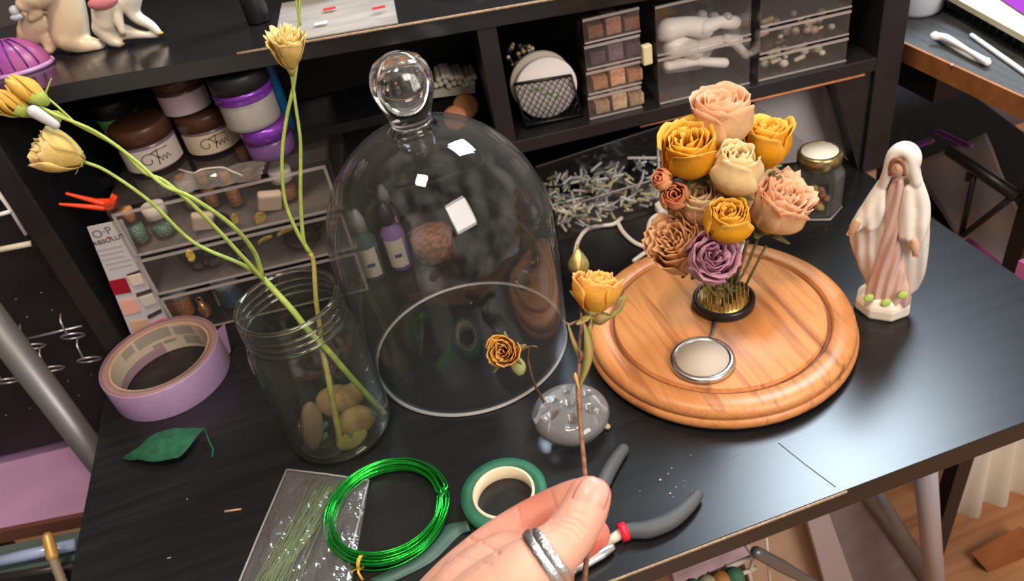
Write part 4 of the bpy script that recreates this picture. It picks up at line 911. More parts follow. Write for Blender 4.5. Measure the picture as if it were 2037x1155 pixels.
def hpost(co, nr):
    px, py, d = projn(co); V_ = -(nr@MCn[2]); disp = np.zeros(len(co))
    for pl, dep, sg in creases:
        best = np.full(len(co), 1e9)
        for (a, b) in zip(pl[:-1], pl[1:]):
            a = np.array(a, float); b = np.array(b, float); ab = b-a
            t_ = np.clip(((px-a[0])*ab[0]+(py-a[1])*ab[1])/(ab@ab), 0, 1)
            best = np.minimum(best, np.hypot(px-a[0]-t_*ab[0], py-a[1]-t_*ab[1]))
        wd = best*d/F*1000; disp += -dep*.0018*np.exp(-(wd/sg)**2)*(V_ > 0)
    return co+nr*disp[:, None]
tips = np.array([[*DEP(1195, 990, .344)], [*DEP(1190, 1065, .355)], [*DEP(1115, 1145, .354)], [*DEP(1180, 970, .322)], [*DEP(1070, 1020, .347)], [*DEP(1000, 1090, .346)]])
wts = [(.016, .8), (.018, .9), (.016, .9), (.011, .45), (.014, .75), (.013, .55)]
def hattr(co):
    v = np.zeros(len(co))
    for t_, (s_, w_) in zip(tips, wts): v = np.maximum(v, w_*np.exp(-(np.linalg.norm(co-t_, axis=1)/s_)**2))
    return v
M_skin = mat('skin', (.70, .37, .275), .46, nz=.07, nscale=90, attr=(.70, .135, .105), sss=.18, bump=.22, bscale=1400, spec=.4)
remeshed(mb, 'skin_surface', M_skin, hand, .00085, 12, hpost, hattr)
# thumb nail
C0 = DEP(1171, 991, .322); tb_ = DEP(1143, 1048, .319); axn = (C0-tb_).normalized(); up_ = (O-C0); up_ = (up_-axn*up_.dot(axn)).normalized(); side = axn.cross(up_)
r0 = 9.35*mm; rows = []
for i in range(15):
    v = -.62+i/14*1.52; row = []
    hw = math.radians(44)*(1 if v > -.3 else math.sqrt(max(.05, 1-((-.3-v)/.34)**2)))*(1 if v < .6 else math.sqrt(max(.15, 1-((v-.6)/.36)**2)))
    rad = r0*math.sqrt(max(.3, 1-(max(0, v)*.80)**2))*1.025
    for j in range(13): a = (j/12-.5)*2*hw+.08; row.append(C0+axn*v*r0+(up_*math.cos(a)+side*math.sin(a))*rad-up_*(.0002 if j in (0, 12) else 0))
    rows.append(row)
MB().rings(rows, closed=False).build('thumbnail', mat('nail', (.70, .31, .25), .38, coat=.0, sss=.1), hand, solid=.0004)
# ring
Cr = DEP(1089, 1106, .3145); ax1 = (DEP(1118, 1080, .316)-DEP(1060, 1130, .314)).normalized(); e1 = (O-Cr); e1 = (e1-ax1*e1.dot(ax1)).normalized(); e2 = ax1.cross(e1)
rg = []
NN = 84
q = thing('thumb_ring', 'engraved silver spiral ring worn on the thumb', 'ring', Cr)
for i in range(NN+1):
    a = math.radians(-62+ (560)*i/NN); wdt = .0024*min(1, .25+math.sqrt(min(i, NN-i)/7)); off = .0027-.0058*i/NN
    r = .0124+.0002*math.sin(a*2); c = Cr+ax1*off; dr = e1*math.cos(a)+e2*math.sin(a)
    rg.append([c+dr*(r)-ax1*wdt, c+dr*(r+.0009)-ax1*wdt*.8, c+dr*(r+.0012), c+dr*(r+.0009)+ax1*wdt*.8, c+dr*r+ax1*wdt])
MB().rings(rg).build('band', mat('engraved_silver', (.88, .87, .86), .30, metal=1, bump=.5, bscale=500), q)
mb = MB()
for k in range(4):
    a = math.radians(-38+k*14); c = Cr+ax1*.0026+(e1*math.cos(a)+e2*math.sin(a))*.0137
    torus(mb, c, .0009, .00018, e1*math.cos(a)+e2*math.sin(a), 10, 5)
mb.build('engraved_circles', mat('tarnish', (.12, .12, .12), .5, metal=.5), q)
# ------------------------------------------------------------------ rose held in the fingers
q = thing('held_rose', 'orange-yellow dried rose with a closed bud, held up by the hand on a thin stem', 'flower', DEP(1160, 1160, .338))
P = [DEP(1162, 1230, .338), DEP(1163, 1155, .338), DEP(1168, 1090, .336), DEP(1166, 1020, .334), DEP(1164, 948, .334), DEP(1158, 880, .337), DEP(1153, 820, .340), DEP(1151, 770, .342)]
MB().tube(spline(P, 6), lerps([.0012, .0013, .0012, .0012, .0011, .0010, .0011, .0014], 6), 10).build('stem', mat('held_stem', (.26, .13, .07), .6, nz=.45, nscale=500, bump=.7, bscale=500, stretch=(1, 1, .3)), q)
M_ls3 = mat('purple_brown_stem', (.20, .10, .08), .6, nz=.3, nscale=300, bump=.4)
bc = DEP(1184, 583, .348)
MB().tube(spline([P[-1], DEP(1158, 735, .343), DEP(1165, 700, .344), DEP(1172, 660, .345), DEP(1180, 632, .347)], 5), lerps([.0014, .0013, .0011, .0011, .0016], 5), 8).build('flower_stalk', mat('olive_brown_stalk', (.26, .19, .07), .6, nz=.3, nscale=300), q)
MB().tube(spline([P[-1], DEP(1153, 720, .343), DEP(1154, 680, .346), DEP(1157, 640, .350), DEP(1155, 590, .354), DEP(1150, 540, .356)], 5), lerps([.0013, .0011, .0009, .0008, .0008, .0012], 5), 8).build('bud_stalk', M_ls3, q)
F_held = fmat('held_petals', (.92, .50, .06), (.95, .60, .20), .38)
Rr = 61*.348/F
axh = (UP*.95-FW*.30+RT*.05).normalized()
bloom(MB(), bc, axh, Rr*.86, .0185, N=20, seed=62, openn=.42, ruff=.13, close=.22, inner=.12, gu=12, gv=12, wid=1.05).build('bloom', F_held, q, solid=.0003)
mb = MB().ball(bc-axh*.0075, .0045, 14, 10); sepals(mb, bc-axh*.0085, axh, .013, 5, .95, seed=5); mb.build('sepals', mat('held_sepal', (.42, .36, .12), .7, nz=.4, nscale=300, bump=.4, transl=.15), q, solid=.0003)
def strap(q, pts, w_, m, nm, seed=0):
    P = spline([DEP(*p) for p in pts], 6); rows = []
    for i, p in enumerate(P):
        t_ = i/(len(P)-1); d_ = (P[min(i+1, len(P)-1)]-P[max(i-1, 0)]).normalized(); s_ = d_.cross(FW).normalized(); ww = w_*math.sin(math.pi*(.06+.9*t_))**.8
        tw = math.sin(t_*4+seed)*.6; sd = s_*math.cos(tw)+FW*math.sin(tw)
        rows.append([p-sd*ww, p-FW*ww*.5, p+sd*ww])
    return MB().rings(rows, closed=False).build(nm, m, q, solid=.0003)
M_hl = mat('dried_leaf', (.22, .24, .05), .6, nz=.5, nscale=250, col2=(.34, .20, .08), bump=.4, transl=.15)
strap(q, [(1152, 770, .341), (1164, 735, .340), (1171, 700, .340), (1168, 665, .341), (1161, 642, .342)], .0021, M_hl, 'leaf', 1)
strap(q, [(1150, 712, .343), (1145, 690, .342), (1138, 670, .341), (1130, 645, .341)], .0011, M_hl, 'leaf', 2)
strap(q, [(1180, 632, .347), (1205, 632, .343), (1228, 618, .342), (1240, 598, .341), (1244, 586, .341)], .0014, M_hl, 'sepal_strand', 0)
strap(q, [(1178, 632, .347), (1190, 636, .342), (1215, 630, .340)], .0024, M_hl, 'sepal_strand', .5)
strap(q, [(1162, 635, .347), (1145, 640, .344), (1132, 645, .343), (1118, 636, .343)], .0007, M_ls3, 'sepal_strand', .5)
strap(q, [(1152, 775, .341), (1146, 755, .340), (1144, 740, .340)], .0010, mat('tan_sheath', (.5, .33, .15), .7), 'leaf', 0)
strap(q, [(1152, 722, .342), (1157, 705, .340), (1150, 692, .340)], .0007, M_ls3, 'leaf', 2)
# bud
bb, bt = DEP(1152, 545, .356), DEP(1149, 494, .358); axb = (bt-bb).normalized()
prb = [(.0012, -.0005), (.0036, .0012), (.0046, .0035), (.0042, .006), (.0028, .0086), (.0012, .0105), (.0004, .0118)]
bd = MB().lathe(prb, bb, 20, axb).build('closed_bud', mat('bud_petal', (.85, .52, .18), .5, nz=.2, nscale=300, transl=.2), q)
mb = MB(); qb = frame_to(axb)
for k in range(4):
    a0 = k*math.pi/2+.5; rows = []
    for i in range(9):
        t_ = i/8; z = -.0005+.0125*t_; rr_ = np.interp(z, [p[1] for p in prb], [p[0] for p in prb])+.00035; hw = .72*(1-t_**1.5)+.03
        rows.append([bb+qb@V((rr_*math.cos(a0+hw*s_), rr_*math.sin(a0+hw*s_), z)) for s_ in (-1, -.5, 0, .5, 1)])
    mb.rings(rows, closed=False)
mb.tube([bt-axb*.001, bt+axb*.002], [.0006, .0003], 6)
mb.build('bud_sepal', mat('bud_green', (.20, .16, .04), .6, nz=.4, nscale=300), q, solid=.0003)
# ------------------------------------------------------------------ statue
S0 = V((.4085, .446, 0)); fr_ = (O-S0); fr_.z = 0; fr_.normalize(); rt_ = V((-fr_.y, fr_.x, 0))
if rt_.dot(RT) < 0: rt_ = -rt_
def SP(x, y, off=0.):     # point on the statue's upright plane, moved off toward the front
    d = _ray(x, y); c = S0+fr_*off; return O+d*((c-O).dot(fr_)/d.dot(fr_))
def loft(mb, rows, depth, off=0., n=28, dmin=.004):
    rs = []
    for y, xl, xr in rows:
        a, b = SP(xl, y, off), SP(xr, y, off); c = (a+b)/2; hw = (b-a).length/2; dp = max(dmin, hw*depth); u = (b-a).normalized()
        rs.append([c+u*hw*math.cos(2*math.pi*k/n)+fr_*dp*math.sin(2*math.pi*k/n) for k in range(n)])
    return mb.rings(rs)
q = thing('porcelain_statuette', 'white and pale pink porcelain veiled woman statuette with open arms', 'statuette', S0)
mant = [(291, 1797, 1803), (293, 1788, 1811), (298, 1779, 1819), (306, 1773, 1825), (318, 1768, 1829), (335, 1764, 1832), (355, 1755, 1836), (375, 1738, 1842), (400, 1722, 1847), (425, 1706, 1850), (445, 1692, 1851), (460, 1688, 1851),
        (480, 1690, 1850), (500, 1695, 1848), (520, 1704, 1845), (540, 1713, 1841), (560, 1720, 1834), (578, 1724, 1826)]
M_porc = mat('white_porcelain', (.78, .74, .68), .28, nz=.05, nscale=60, attr=(.62, .45, .40), sss=.05)
mb = loft(MB(), mant, .36, -.004, dmin=.005)
def scap(mb, pts, n=16): mb.tube(spline([SP(x, y, o) for x, y, o, r in pts], 4), lerps([r for *_, r in pts], 4), n, ends=True)
scap(mb, [(1757, 365, .002, .005), (1740, 395, .004, .0062), (1722, 425, .006, .0068), (1706, 446, .008, .0058)]); scap(mb, [(1754, 380, .004, .0045), (1748, 415, .006, .0055), (1735, 448, .007, .005)])
scap(mb, [(1824, 368, .002, .0055), (1834, 405, .003, .0062), (1832, 445, .006, .0068), (1820, 482, .008, .0055)]); scap(mb, [(1808, 375, .005, .0045), (1804, 420, .007, .0055), (1802, 468, .009, .0055)])
scap(mb, [(1756, 368, .004, .0042), (1766, 340, .007, .0042), (1772, 316, .008, .0042), (1784, 303, .008, .0046), (1798, 300, .008, .0048), (1810, 312, .008, .0046), (1815, 335, .007, .0045), (1822, 362, .005, .0045)])
mb.ball(SP(1797, 318, -.002), .0135, 20, 14, sc=(1, 1, 1.15))
def spost(co, nr):
    d = np.array([.0009*math.sin(p.dot(rt_)*620+p.z*80) + .0007*mnoise.noise(V((p.dot(rt_)*160, p.z*40, 0))) for p in (V(c)-S0 for c in co)]); z = co[:, 2]
    return co+nr*(d*np.clip((.125-z)/.04, 0, 1)*np.clip((nr@np.array(fr_))+.3, 0, 1))[:, None]
def sattr(co): return np.clip((.062-co[:, 2])/.03, 0, 1)*.8*np.clip(((co-np.array(S0))@np.array(fr_)+.012)/.02, 0, 1)
remeshed(mb, 'mantle', M_porc, q, .0011, 9, spost, sattr)
rob = [(352, 1776, 1798), (372, 1768, 1799), (400, 1762, 1797), (430, 1758, 1794), (470, 1752, 1793), (510, 1744, 1796), (545, 1733, 1802), (575, 1722, 1810), (592, 1716, 1813), (602, 1716, 1813)]
mb = loft(MB(), rob, .55, .005, dmin=.006)
def rpost(co, nr):
    d = np.array([.0013*math.sin(p.dot(rt_)*780-p.z*60+2*math.sin(p.z*40)) for p in (V(c)-S0 for c in co)]); return co+nr*(d*np.clip((nr@np.array(fr_)), 0, 1))[:, None]
remeshed(mb, 'robe', mat('pale_pink_porcelain', (.64, .43, .37), .3, nz=.08, nscale=40), q, .0011, 3, rpost)
mb = MB(); mb.ball(SP(1786, 332, .0085), .0074, 20, 16, sc=(.82, .8, 1.12)); mb.tube([SP(1785, 329, .0145), SP(1784.5, 335, .0152)], [.0004, .0009], 6, ends=True)
mb.tube([SP(1786, 345, .004), SP(1786, 360, .006)], [.0035, .004], 10)
mb.build('face', mat('painted_face', (.56, .33, .24), .35), q)
mb = MB(); mb.tube(spline([SP(1771, 347, .010), SP(1772, 330, .0115), SP(1779, 318, .0125), SP(1790, 318, .0125), SP(1797, 330, .0115), SP(1799, 348, .010)], 4), .0018, 8); mb.build('hair', mat('painted_brown_hair', (.26, .13, .06), .4), q)
M_hnd = mat('painted_hands', (.66, .40, .27), .35)
for (x0, y0, x1, y1) in ((1706, 440, 1694, 460), (1818, 478, 1821, 502)):
    mb = MB(); a, b = SP(x0, y0, .012), SP(x1, y1, .012); mb.tube([a, a.lerp(b, .5), b], [.0030, .0042, .0026], 10, ends=True)
    for k in range(4): f0 = b+rt_*(k-1.5)*.0014; mb.tube([f0, f0+(b-a).normalized()*.0038+fr_*.0008], [.0009, .0006], 6, ends=True)
    mb.build('hand', M_hnd, q)
bm_ = MB(); rs = []
for z, r in ((0, .0232), (.003, .0240), (.010, .0236), (.013, .0225), (.018, .0190), (.0195, .0150)):
    rs.append([S0+rt_*r*1.02*math.cos(math.pi/8+k*math.pi/4)+fr_*r*.95*math.sin(math.pi/8+k*math.pi/4)+V((0, 0, z)) for k in range(8)])
bm_.rings(rs, smooth=False).build('pedestal', mat('cream_porcelain', (.78, .72, .60), .28), q, bevel=.0015)
for (x, y) in ((1762, 601), (1796, 586), (1728, 592)):
    c = SP(x, y, .017); mb = MB().ball(c, .0042, 12, 8, R=frame_to(fr_+V((0, 0, .8))), sc=(1.1, .8, .35)); mb.build('painted_leaf', mat('painted_green', (.36, .50, .10), .35), q)
# ------------------------------------------------------------------ hexagonal jar
XC = V((.4475, .6085, 0))
q = thing('hexagonal_jar', 'hexagonal glass jar with a gold-rimmed white-topped lid', 'jar', XC)
def hexr(r, z, rr=1.): return [XC+V((r*math.cos(a), r*math.sin(a), z)) for a in [math.pi/6+k*math.pi/3+e for k in range(6) for e in (-.13, .13)]]
def circ(r, z): return [XC+V((r*math.cos(a), r*math.sin(a), z)) for a in [math.pi/6+k*math.pi/3+e for k in range(6) for e in (-.26, .26)]]
M_hx = clear('hex_glass', (.93, .95, .92), 1.5, .03, edge=(.6, .64, .55), rim=.12)
MB().rings([hexr(.025, .0005), hexr(.0265, .003), hexr(.0265, .046), circ(.021, .054), circ(.0185, .057), circ(.0185, .064)], cap1=False, smooth=False).build('glass_body', M_hx, q, bevel=.0008)
MB().rings([hexr(.0235, .004), hexr(.0245, .006), hexr(.0245, .045), circ(.0175, .057), circ(.0175, .064)], cap1=False, smooth=False).build('inner_wall', M_hx, q)
MB().tube([XC+V((.0268*math.cos(math.pi/6+k*math.pi/3), .0268*math.sin(math.pi/6+k*math.pi/3), .002)) for k in range(7)], .0014, 6).build('bright_base_edge', M_acr_edge, q)  # pale hazy tube painting the brightness of the glass base edge
MB().lathe([(.0215, .058), (.0222, .0595), (.0222, .069), (.0210, .0712), (.0185, .0718), (.0178, .0708)], XC, 48, cap0=False, cap1=False).build('lid', mat('gold_lid', (.42, .32, .14), .25, metal=.9), q)
MB().lathe([(.0182, .0690), (.0182, .0712), (.0005, .0714)], XC, 48).build('lid_disc', mat('white_lid_disc', (.80, .82, .74), .4), q)
random.seed(14)
for i in range(16):
    a = random.random()*6.28; r = random.random()*.016; lay = i//7; c = XC+V((r*math.cos(a), r*math.sin(a), .0085+lay*.0065)); rr_ = random.uniform(.0035, .0055)
    col = [('bit_orange', (.62, .26, .06)), ('bit_pink', (.60, .20, .16)), ('bit_yellow', (.60, .42, .12)), ('bit_rose', (.5, .16, .10))][i % 4]
    mb = MB().ball((0, 0, 0), rr_, 10, 7); mb.v = [c+p*(1+.35*mnoise.noise(p*300+V((i, 0, 0)))) for p in mb.v]
    tag(mb.build('dried_petal_bit', mat(col[0], col[1], .7, nz=.3, nscale=300), base=c), '%s dried flower bit inside the hexagonal jar' % ('orange', 'pink', 'yellow', 'dark rose')[i % 4], 'petal', 'dried bits in the hexagonal jar')
# ------------------------------------------------------------------ white cable
q = thing('white_cable', 'white cable with a wedge-shaped plug looped behind the board', 'cable', AT(1300, 500, 0))
cr = .0025
def cab(pts, zz): return spline([AT(x, y, z) for (x, y), z in zip(pts, zz)], 6)
MB().tube(cab([(1143, 512), (1150, 480), (1168, 456), (1195, 449), (1220, 446), (1236, 434)], [cr]*5+[.004]), cr, 10, ends=True).build('cord', M_white, q)
MB().tube(cab([(1228, 441), (1240, 462), (1262, 482), (1290, 494), (1304, 502)], [.003, cr, cr, cr, cr]), cr, 10, ends=True).build('cord', M_white, q)
MB().tube(cab([(1314, 424), (1296, 436), (1290, 455), (1292, 478), (1302, 498)], [.006, .006, .006, .006, .006]), cr, 10, ends=True).build('cord', M_white, q)
MB().tube(cab([(1262, 518), (1280, 505), (1300, 493), (1330, 478), (1350, 470)], [cr, cr, .0045, .0045, .0045]), cr, 10, ends=True).build('cord', M_white, q)
mb = MB(); mb.prism([AT(1302, 418, .004), AT(1312, 436, .004), AT(1352, 426, .004), AT(1358, 412, .004), AT(1326, 404, .004)], (0, 0, .010)); mb.build('plug', M_white, q, bevel=.002)
# ------------------------------------------------------------------ grey curved sheet behind the jar
q_ = [HP(1486, 345, .06), HP(1500, 205, .05), HP(1560, 178, .05), HP(1638, 164, .05), HP(1668, 200, .045), HP(1690, 255, .035), HP(1702, 325, .03), HP(1640, 338, .04)]
for p in q_: p.z = max(p.z, .001)
tag(MB().prism(q_, HV*.004).build('plastic_sheet', mat('translucent_grey_plastic', (.40, .37, .38), .25, nz=.1, nscale=12), base=q_[0], bevel=.001), 'grey plastic panel with a curved edge leaning under the right shelf', 'panel')
# ------------------------------------------------------------------ clear tray of white rods
a0, b0 = AT(1118, 478, 0), AT(1340, 395, 0)
s0_, s1_ = .50, .665
q = thing('clear_tray', 'open clear tray full of small white rods under the middle shelf', 'tray', H(.58, .05, 0))
tA, tB, tC, tD = AT(1112, 480, .001), AT(1370, 400, .001), AT(1352, 300, .001), AT(1075, 392, .001)
def wall(P0, P1, h, th_=.0016): n_ = V((0, 0, 1)).cross(P1-P0).normalized()*th_; return MB().prism([P0, P1, P1+V((0, 0, h)), P0+V((0, 0, h))], n_)
MB().prism([tA, tB, tC, tD], (0, 0, .0015)).build('tray_floor', M_acr, q)
for P0, P1 in ((tA, tB), (tB, tC), (tC, tD), (tD, tA)): wall(P0, P1, .042).build('tray_wall', M_acr, q)
mb = MB()
for P0, P1 in ((tA, tB), (tB, tC), (tC, tD), (tD, tA)): mb.tube([P0+V((0, 0, .042)), P1+V((0, 0, .042))], .0012, 6)
mb.build('tray_rim', M_acr_edge, q)
random.seed(31)
rodm = [mat('ivory_rod', (.86, .84, .70), .35), mat('cool_white_rod', (.74, .80, .80), .3), mat('silver_rod', (.66, .68, .70), .3, metal=.3), mat('yellowish_rod', (.70, .66, .36), .4)]
proto = []
for m in rodm:
    L_ = .010; o = MB().tube([V((-L_/2, 0, 0)), V((L_/2, 0, 0))], .0017, 8, ends=True).build('craft_rod', m, base=(0, 0, 0)); proto.append(o)
cnt = 0
for i in range(270):
    u, v = random.random()**1.4, random.random()**1.2; p = tA.lerp(tB, .04+u*.9).lerp(tD.lerp(tC, .04+u*.9), .06+v*.85); p.z = .006+(.012+.016*(1-u))*random.random()*(1.1-.3*abs(v-.5))
    o = proto[i % 4] if i < 4 else proto[random.choice((0, 0, 1, 2, 2, 3))].copy()
    if i >= 4: COL.objects.link(o)
    o.location = p; o.rotation_euler = (0, random.uniform(-.5, .5), random.uniform(0, 3.14)); k_ = random.uniform(.8, 1.5); o.scale = (k_, 1, 1)
    km = o.data.materials[0].name.replace('_rod', '').replace('_', ' '); side_ = 'left' if u < .5 else 'right'
    tag(o, 'small %s craft rod in the %s %s of the clear tray' % (km, 'front' if v < .45 else 'back', side_), 'rod', '%s craft rods in the %s %s of the clear tray' % (km, 'front' if v < .45 else 'back', side_))
for i, (x, y, x1, y1, lab) in enumerate(((1250, 314, 1328, 314, 'long white stick lying across the back of the rod tray'), (1308, 290, 1310, 332, 'short white stick at the back right of the rod tray'))):
    a, b = AT(x, y, .045), AT(x1, y1, .045); tag(MB().tube([a, b], .0018, 8, ends=True).build('white_stick', M_white, base=a), lab, 'stick')
# ------------------------------------------------------------------ things in the middle cubbies
# cotton swabs
q0 = thing('swab_box', 'small pale box of cotton swabs in the dark cubby behind the dome', 'box', HP(905, 185, .09))
q_ = [HP(862, 195, .085), HP(945, 185, .085), HP(945, 168, .085), HP(862, 178, .085)]
MB().prism(q_, HV*.05).build('box_body', mat('pale_box', (.50, .45, .34), .6), q0)
random.seed(3); M_cot = mat('cotton', (.62, .57, .46), .9, bump=.3, bscale=900)
for i in range(18):
    c = HP(868+(i % 9)*9+random.uniform(-2, 2)+(4 if i > 8 else 0), 170-(i//9)*13-(i % 3)*3+random.uniform(-2, 2), .082)
    tag(MB().tube([c, c+HV*.03], [.0032, .003], 10, ends=True).build('cotton_swab', M_cot, base=c), 'cotton swab tip sticking out of the pale box', 'swab', 'cotton swabs in the pale box')
c = HP(926, 212, .07); tag(MB().lathe([(.0135, 0), (.0135, .003), (.011, .004)], c, 24, -HV+V((0, 0, .6))).build('wooden_disc', mat('orange_wood', (.45, .17, .06), .6, nz=.2), base=c), 'small orange wooden disc behind the dome shoulder', 'disc')
c = HP(905, 235, .04); tag(MB().lathe([(.0125, 0), (.0125, .003), (.010, .004)], c, 24, -HV+V((0, 0, .6))).build('wooden_disc', mat('orange_wood', (0, 0, 0)), base=c), 'round orange wooden disc seen through the dome shoulder', 'disc')
# mesh basket with round pads
bs = [HP(1022, 168, .018), HP(1136, 150, .018), HP(1157, 228, .018), HP(1046, 250, .018)]
q = thing('mesh_basket', 'black diamond-mesh basket holding white round pads, left in the middle cubby', 'basket', bs[3])
mb = MB()
for a, b in ((0, 1), (1, 2), (2, 3), (3, 0)): mb.tube([bs[a], bs[b]], .0013 if a else .0018, 6)
n_ = 9
def bp_(u, v): return bs[0].lerp(bs[1], u).lerp(bs[3].lerp(bs[2], u), v)
mb.build('rim_frame', M_bmetal, q); mb = MB()
for k in range(-8, 10):
    for sgn in (1, -1):      # u = k/9 + sgn*t*.8, clipped to the frame
        u0 = k/9 if sgn == 1 else k/9+.6; ts = sorted([0, 1]+[(e-u0)/(sgn*.6) for e in (0, 1)]); ok = [t_ for t_ in ts if -1e-6 <= t_ <= 1+1e-6 and -1e-6 <= u0+sgn*t_*.6 <= 1+1e-6]
        if len(ok) >= 2 and max(ok)-min(ok) > .02: mb.tube([bp_(u0+sgn*t_*.6, t_) for t_ in (min(ok), max(ok))], .00048, 5)
mb.build('mesh_front', M_bmetal, q)
MB().prism([bs[3], bs[2], bs[2]+HV*.05, bs[3]+HV*.05], (0, 0, .001)).build('basket_floor', M_bmetal, q)
for (x, y, t_, m, lab, r) in ((1085, 172, .028, mat('white_pad', (.72, .68, .66), .7), 'white round pad with a small green leaf print in the mesh basket', .0315), (1074, 160, .036, mat('tan_pad', (.48, .42, .33), .8), 'tan round pad behind the white one in the mesh basket', .0315)):
    c = HP(x, y, t_); q2 = thing('round_pad', lab, 'pad', c)
    ax = -HV; MB().lathe([(r*.97, 0), (r, .001), (r, .005), (r*.97, .006)], c, 40, ax).build('pad_body', m, q2)
    if 'white' in lab:
        mb = MB(); qq = frame_to(ax); 
        for k in range(5):
            p = c+qq@V((-.012+.005*k, .004-.004*k+.002*(k % 2), .0063)); mb.ball(p, .0026, 8, 5, R=qq, sc=(1.4, .6, .1))
        mb.build('leaf_print', mat('green_print', (.30, .45, .16), .7), q2)
random.seed(8)
for i in range(22):
    c = HP(1008+random.random()*50, 88+random.random()*42, .055); r = random.uniform(.0018, .0036)
    tag(MB().ball(c, r, 8, 6).build('bead', mat(('gold_bead', 'dark_bead', 'pearl_bead')[i % 3], ((.35, .25, .12), (.03, .03, .03), (.5, .46, .4))[i % 3], .3, metal=.3), base=c), '%s bead heaped behind the mesh basket' % ('gold', 'dark', 'pearl')[i % 3], 'bead', 'beads behind the mesh basket')
# stacked small clear boxes
def clearbox(label, s0, s1, t0, t1, z0, z1, nm='clear_box'):
    q = thing(nm, label, 'box', H((s0+s1)/2, t0, z0)); w_ = .0016
    m = MB(); m.hbox(s0, s1, t0, t0+w_, z0, z1); m.hbox(s0, s0+w_, t0+w_, t1, z0, z1); m.hbox(s1-w_, s1, t0+w_, t1, z0, z1); m.hbox(s0+w_, s1-w_, t0+w_, t1, z0, z0+w_); m.build('box_body', M_acr2, q)
    e = MB(); e.hbox(s0, s1, t0-.0012, t0, z1-.0025, z1); e.hbox(s0, s1, t0-.0012, t0, z0, z0+.0015); e.build('rim', M_acr_edge, q)
    return q
sb0, sb1 = HS(1168, 150)[0], HS(1278, 135)[0]
conts = [('cream and tan', (.50, .34, .20)), ('orange and cream', (.52, .24, .12)), ('mauve and dark', (.10, .05, .07)), ('reddish brown', (.26, .10, .05))]
random.seed(12)
for k, (nm, col) in enumerate(conts):
    z0 = .1350+k*.0262; clearbox('clear box with %s contents, %s of the stacked boxes' % (nm, ('lowest', 'second from the bottom', 'third from the bottom', 'topmost')[k]), sb0+.002*k*.5, sb1+.001*k, .010, .09, z0, z0+.0240)
    for j in range(3):
        s_ = sb0+.008+j*.018; c2 = col if j != 1 else tuple(min(1, x*1.6+.05) for x in col)
        c = H(s_, .013, z0+.002); tag(MB().hbox(s_, s_+.015, .013, .070, z0+.002, z0+.014+.004*(j % 2)).build('craft_block', mat('cont_%d_%d' % (k, j % 2), c2, .6, nz=.4, nscale=200), base=c, bevel=.001), '%s %s block in the %s stacked clear box' % (('left', 'middle', 'right')[j], nm.split()[0], ('lowest', 'second', 'third', 'topmost')[k]), 'block')
for i in range(9):
    c = HP(1152+i*12, 70-i*3.2, .04); tag(MB().tube([c, c+V((0, 0, .014))-HV*.004], [.0016, .0022], 8, ends=True).build('marker_pin', mat(('dark_pin', 'pale_pin')[i % 2], ((.06, .04, .03), (.42, .36, .26))[i % 2], .5), base=c), 'small upright peg in the row on the topmost stacked box', 'peg', 'pegs on the topmost box')
c = HP(1286, 108, .012); tag(MB().box(c, (.010, .008, .020)).build('cream_tag', mat('cream_tag', (.66, .60, .38), .5), base=c, bevel=.0015), 'cream tag beside the stacked boxes', 'tag')  # plain cream colour, no emission
# right-hand acrylic drawers on the middle shelf
def zcol(x0, x1, zlist, labs, y_):
    s0, s1 = HS(x0, y_)[0], HS(x1, y_-25)[0]; out = []
    for (z0, z1), lb in zip(zlist, labs): clearbox(lb, s0, s1, .008, .15, z0, z1, 'acrylic_bin'); 
    return s0, s1
sA = zcol(1312, 1500, ((.1350, .183), (.186, .235)), ('wide clear drawer with white figures, left of the two lower drawers', 'clear drawer above the one with white figures'), 100)
sB = zcol(1518, 1697, ((.1350, .160), (.163, .188), (.191, .235)), ('clear drawer of mixed beads at the right end, lowest', 'clear drawer of pale bits at the right end, above the lowest', 'clear drawer at the right end, top of the photo'), 90)
random.seed(19); M_wf = mat('white_figure', (.92, .86, .80), .45)
P_ = [HP(1322, 150, .05), HP(1400, 140, .05), HP(1425, 95, .05), HP(1400, 45, .05), HP(1320, 50, .05)]
for p_ in P_: p_.z = max(p_.z, .1372)
tag(MB().prism(P_, HV*.02).build('white_block', mat('white_foam', (.88, .82, .76), .7, nz=.06, nscale=20), base=P_[0], bevel=.004), 'large white foam piece at the left inside the wide drawer', 'block')
for i, (x0, y0, x1, y1, r, lab) in enumerate(((1330, 130, 1440, 125, .006, 'long white piece lying lowest in the wide drawer'), (1390, 95, 1465, 80, .007, 'white figure piece in the middle of the wide drawer'), (1445, 78, 1482, 108, .0055, 'white arm-like piece at the right of the wide drawer'),
        (1330, 60, 1400, 55, .012, 'bulky white piece at the upper left of the wide drawer'), (1340, 95, 1380, 100, .012, 'bulky white piece at the lower left of the wide drawer'), (1400, 55, 1460, 45, .008, 'white piece at the upper right of the wide drawer'))):
    a, b = HP(x0, y0, .03), HP(x1, y1, .035)
    for p in (a, b): p.z = max(p.z, .137+r)
    tag(MB().tube([a, a.lerp(b, .5)+V((0, 0, .003)), b], [r, r*.8, r*.9], 12, ends=True).build('white_piece', M_wf, base=a), lab, 'craft piece', 'white pieces in the wide drawer')
cols = [(.50, .42, .36), (.34, .32, .34), (.42, .44, .26), (.62, .38, .22), (.60, .54, .50), (.28, .22, .18)]
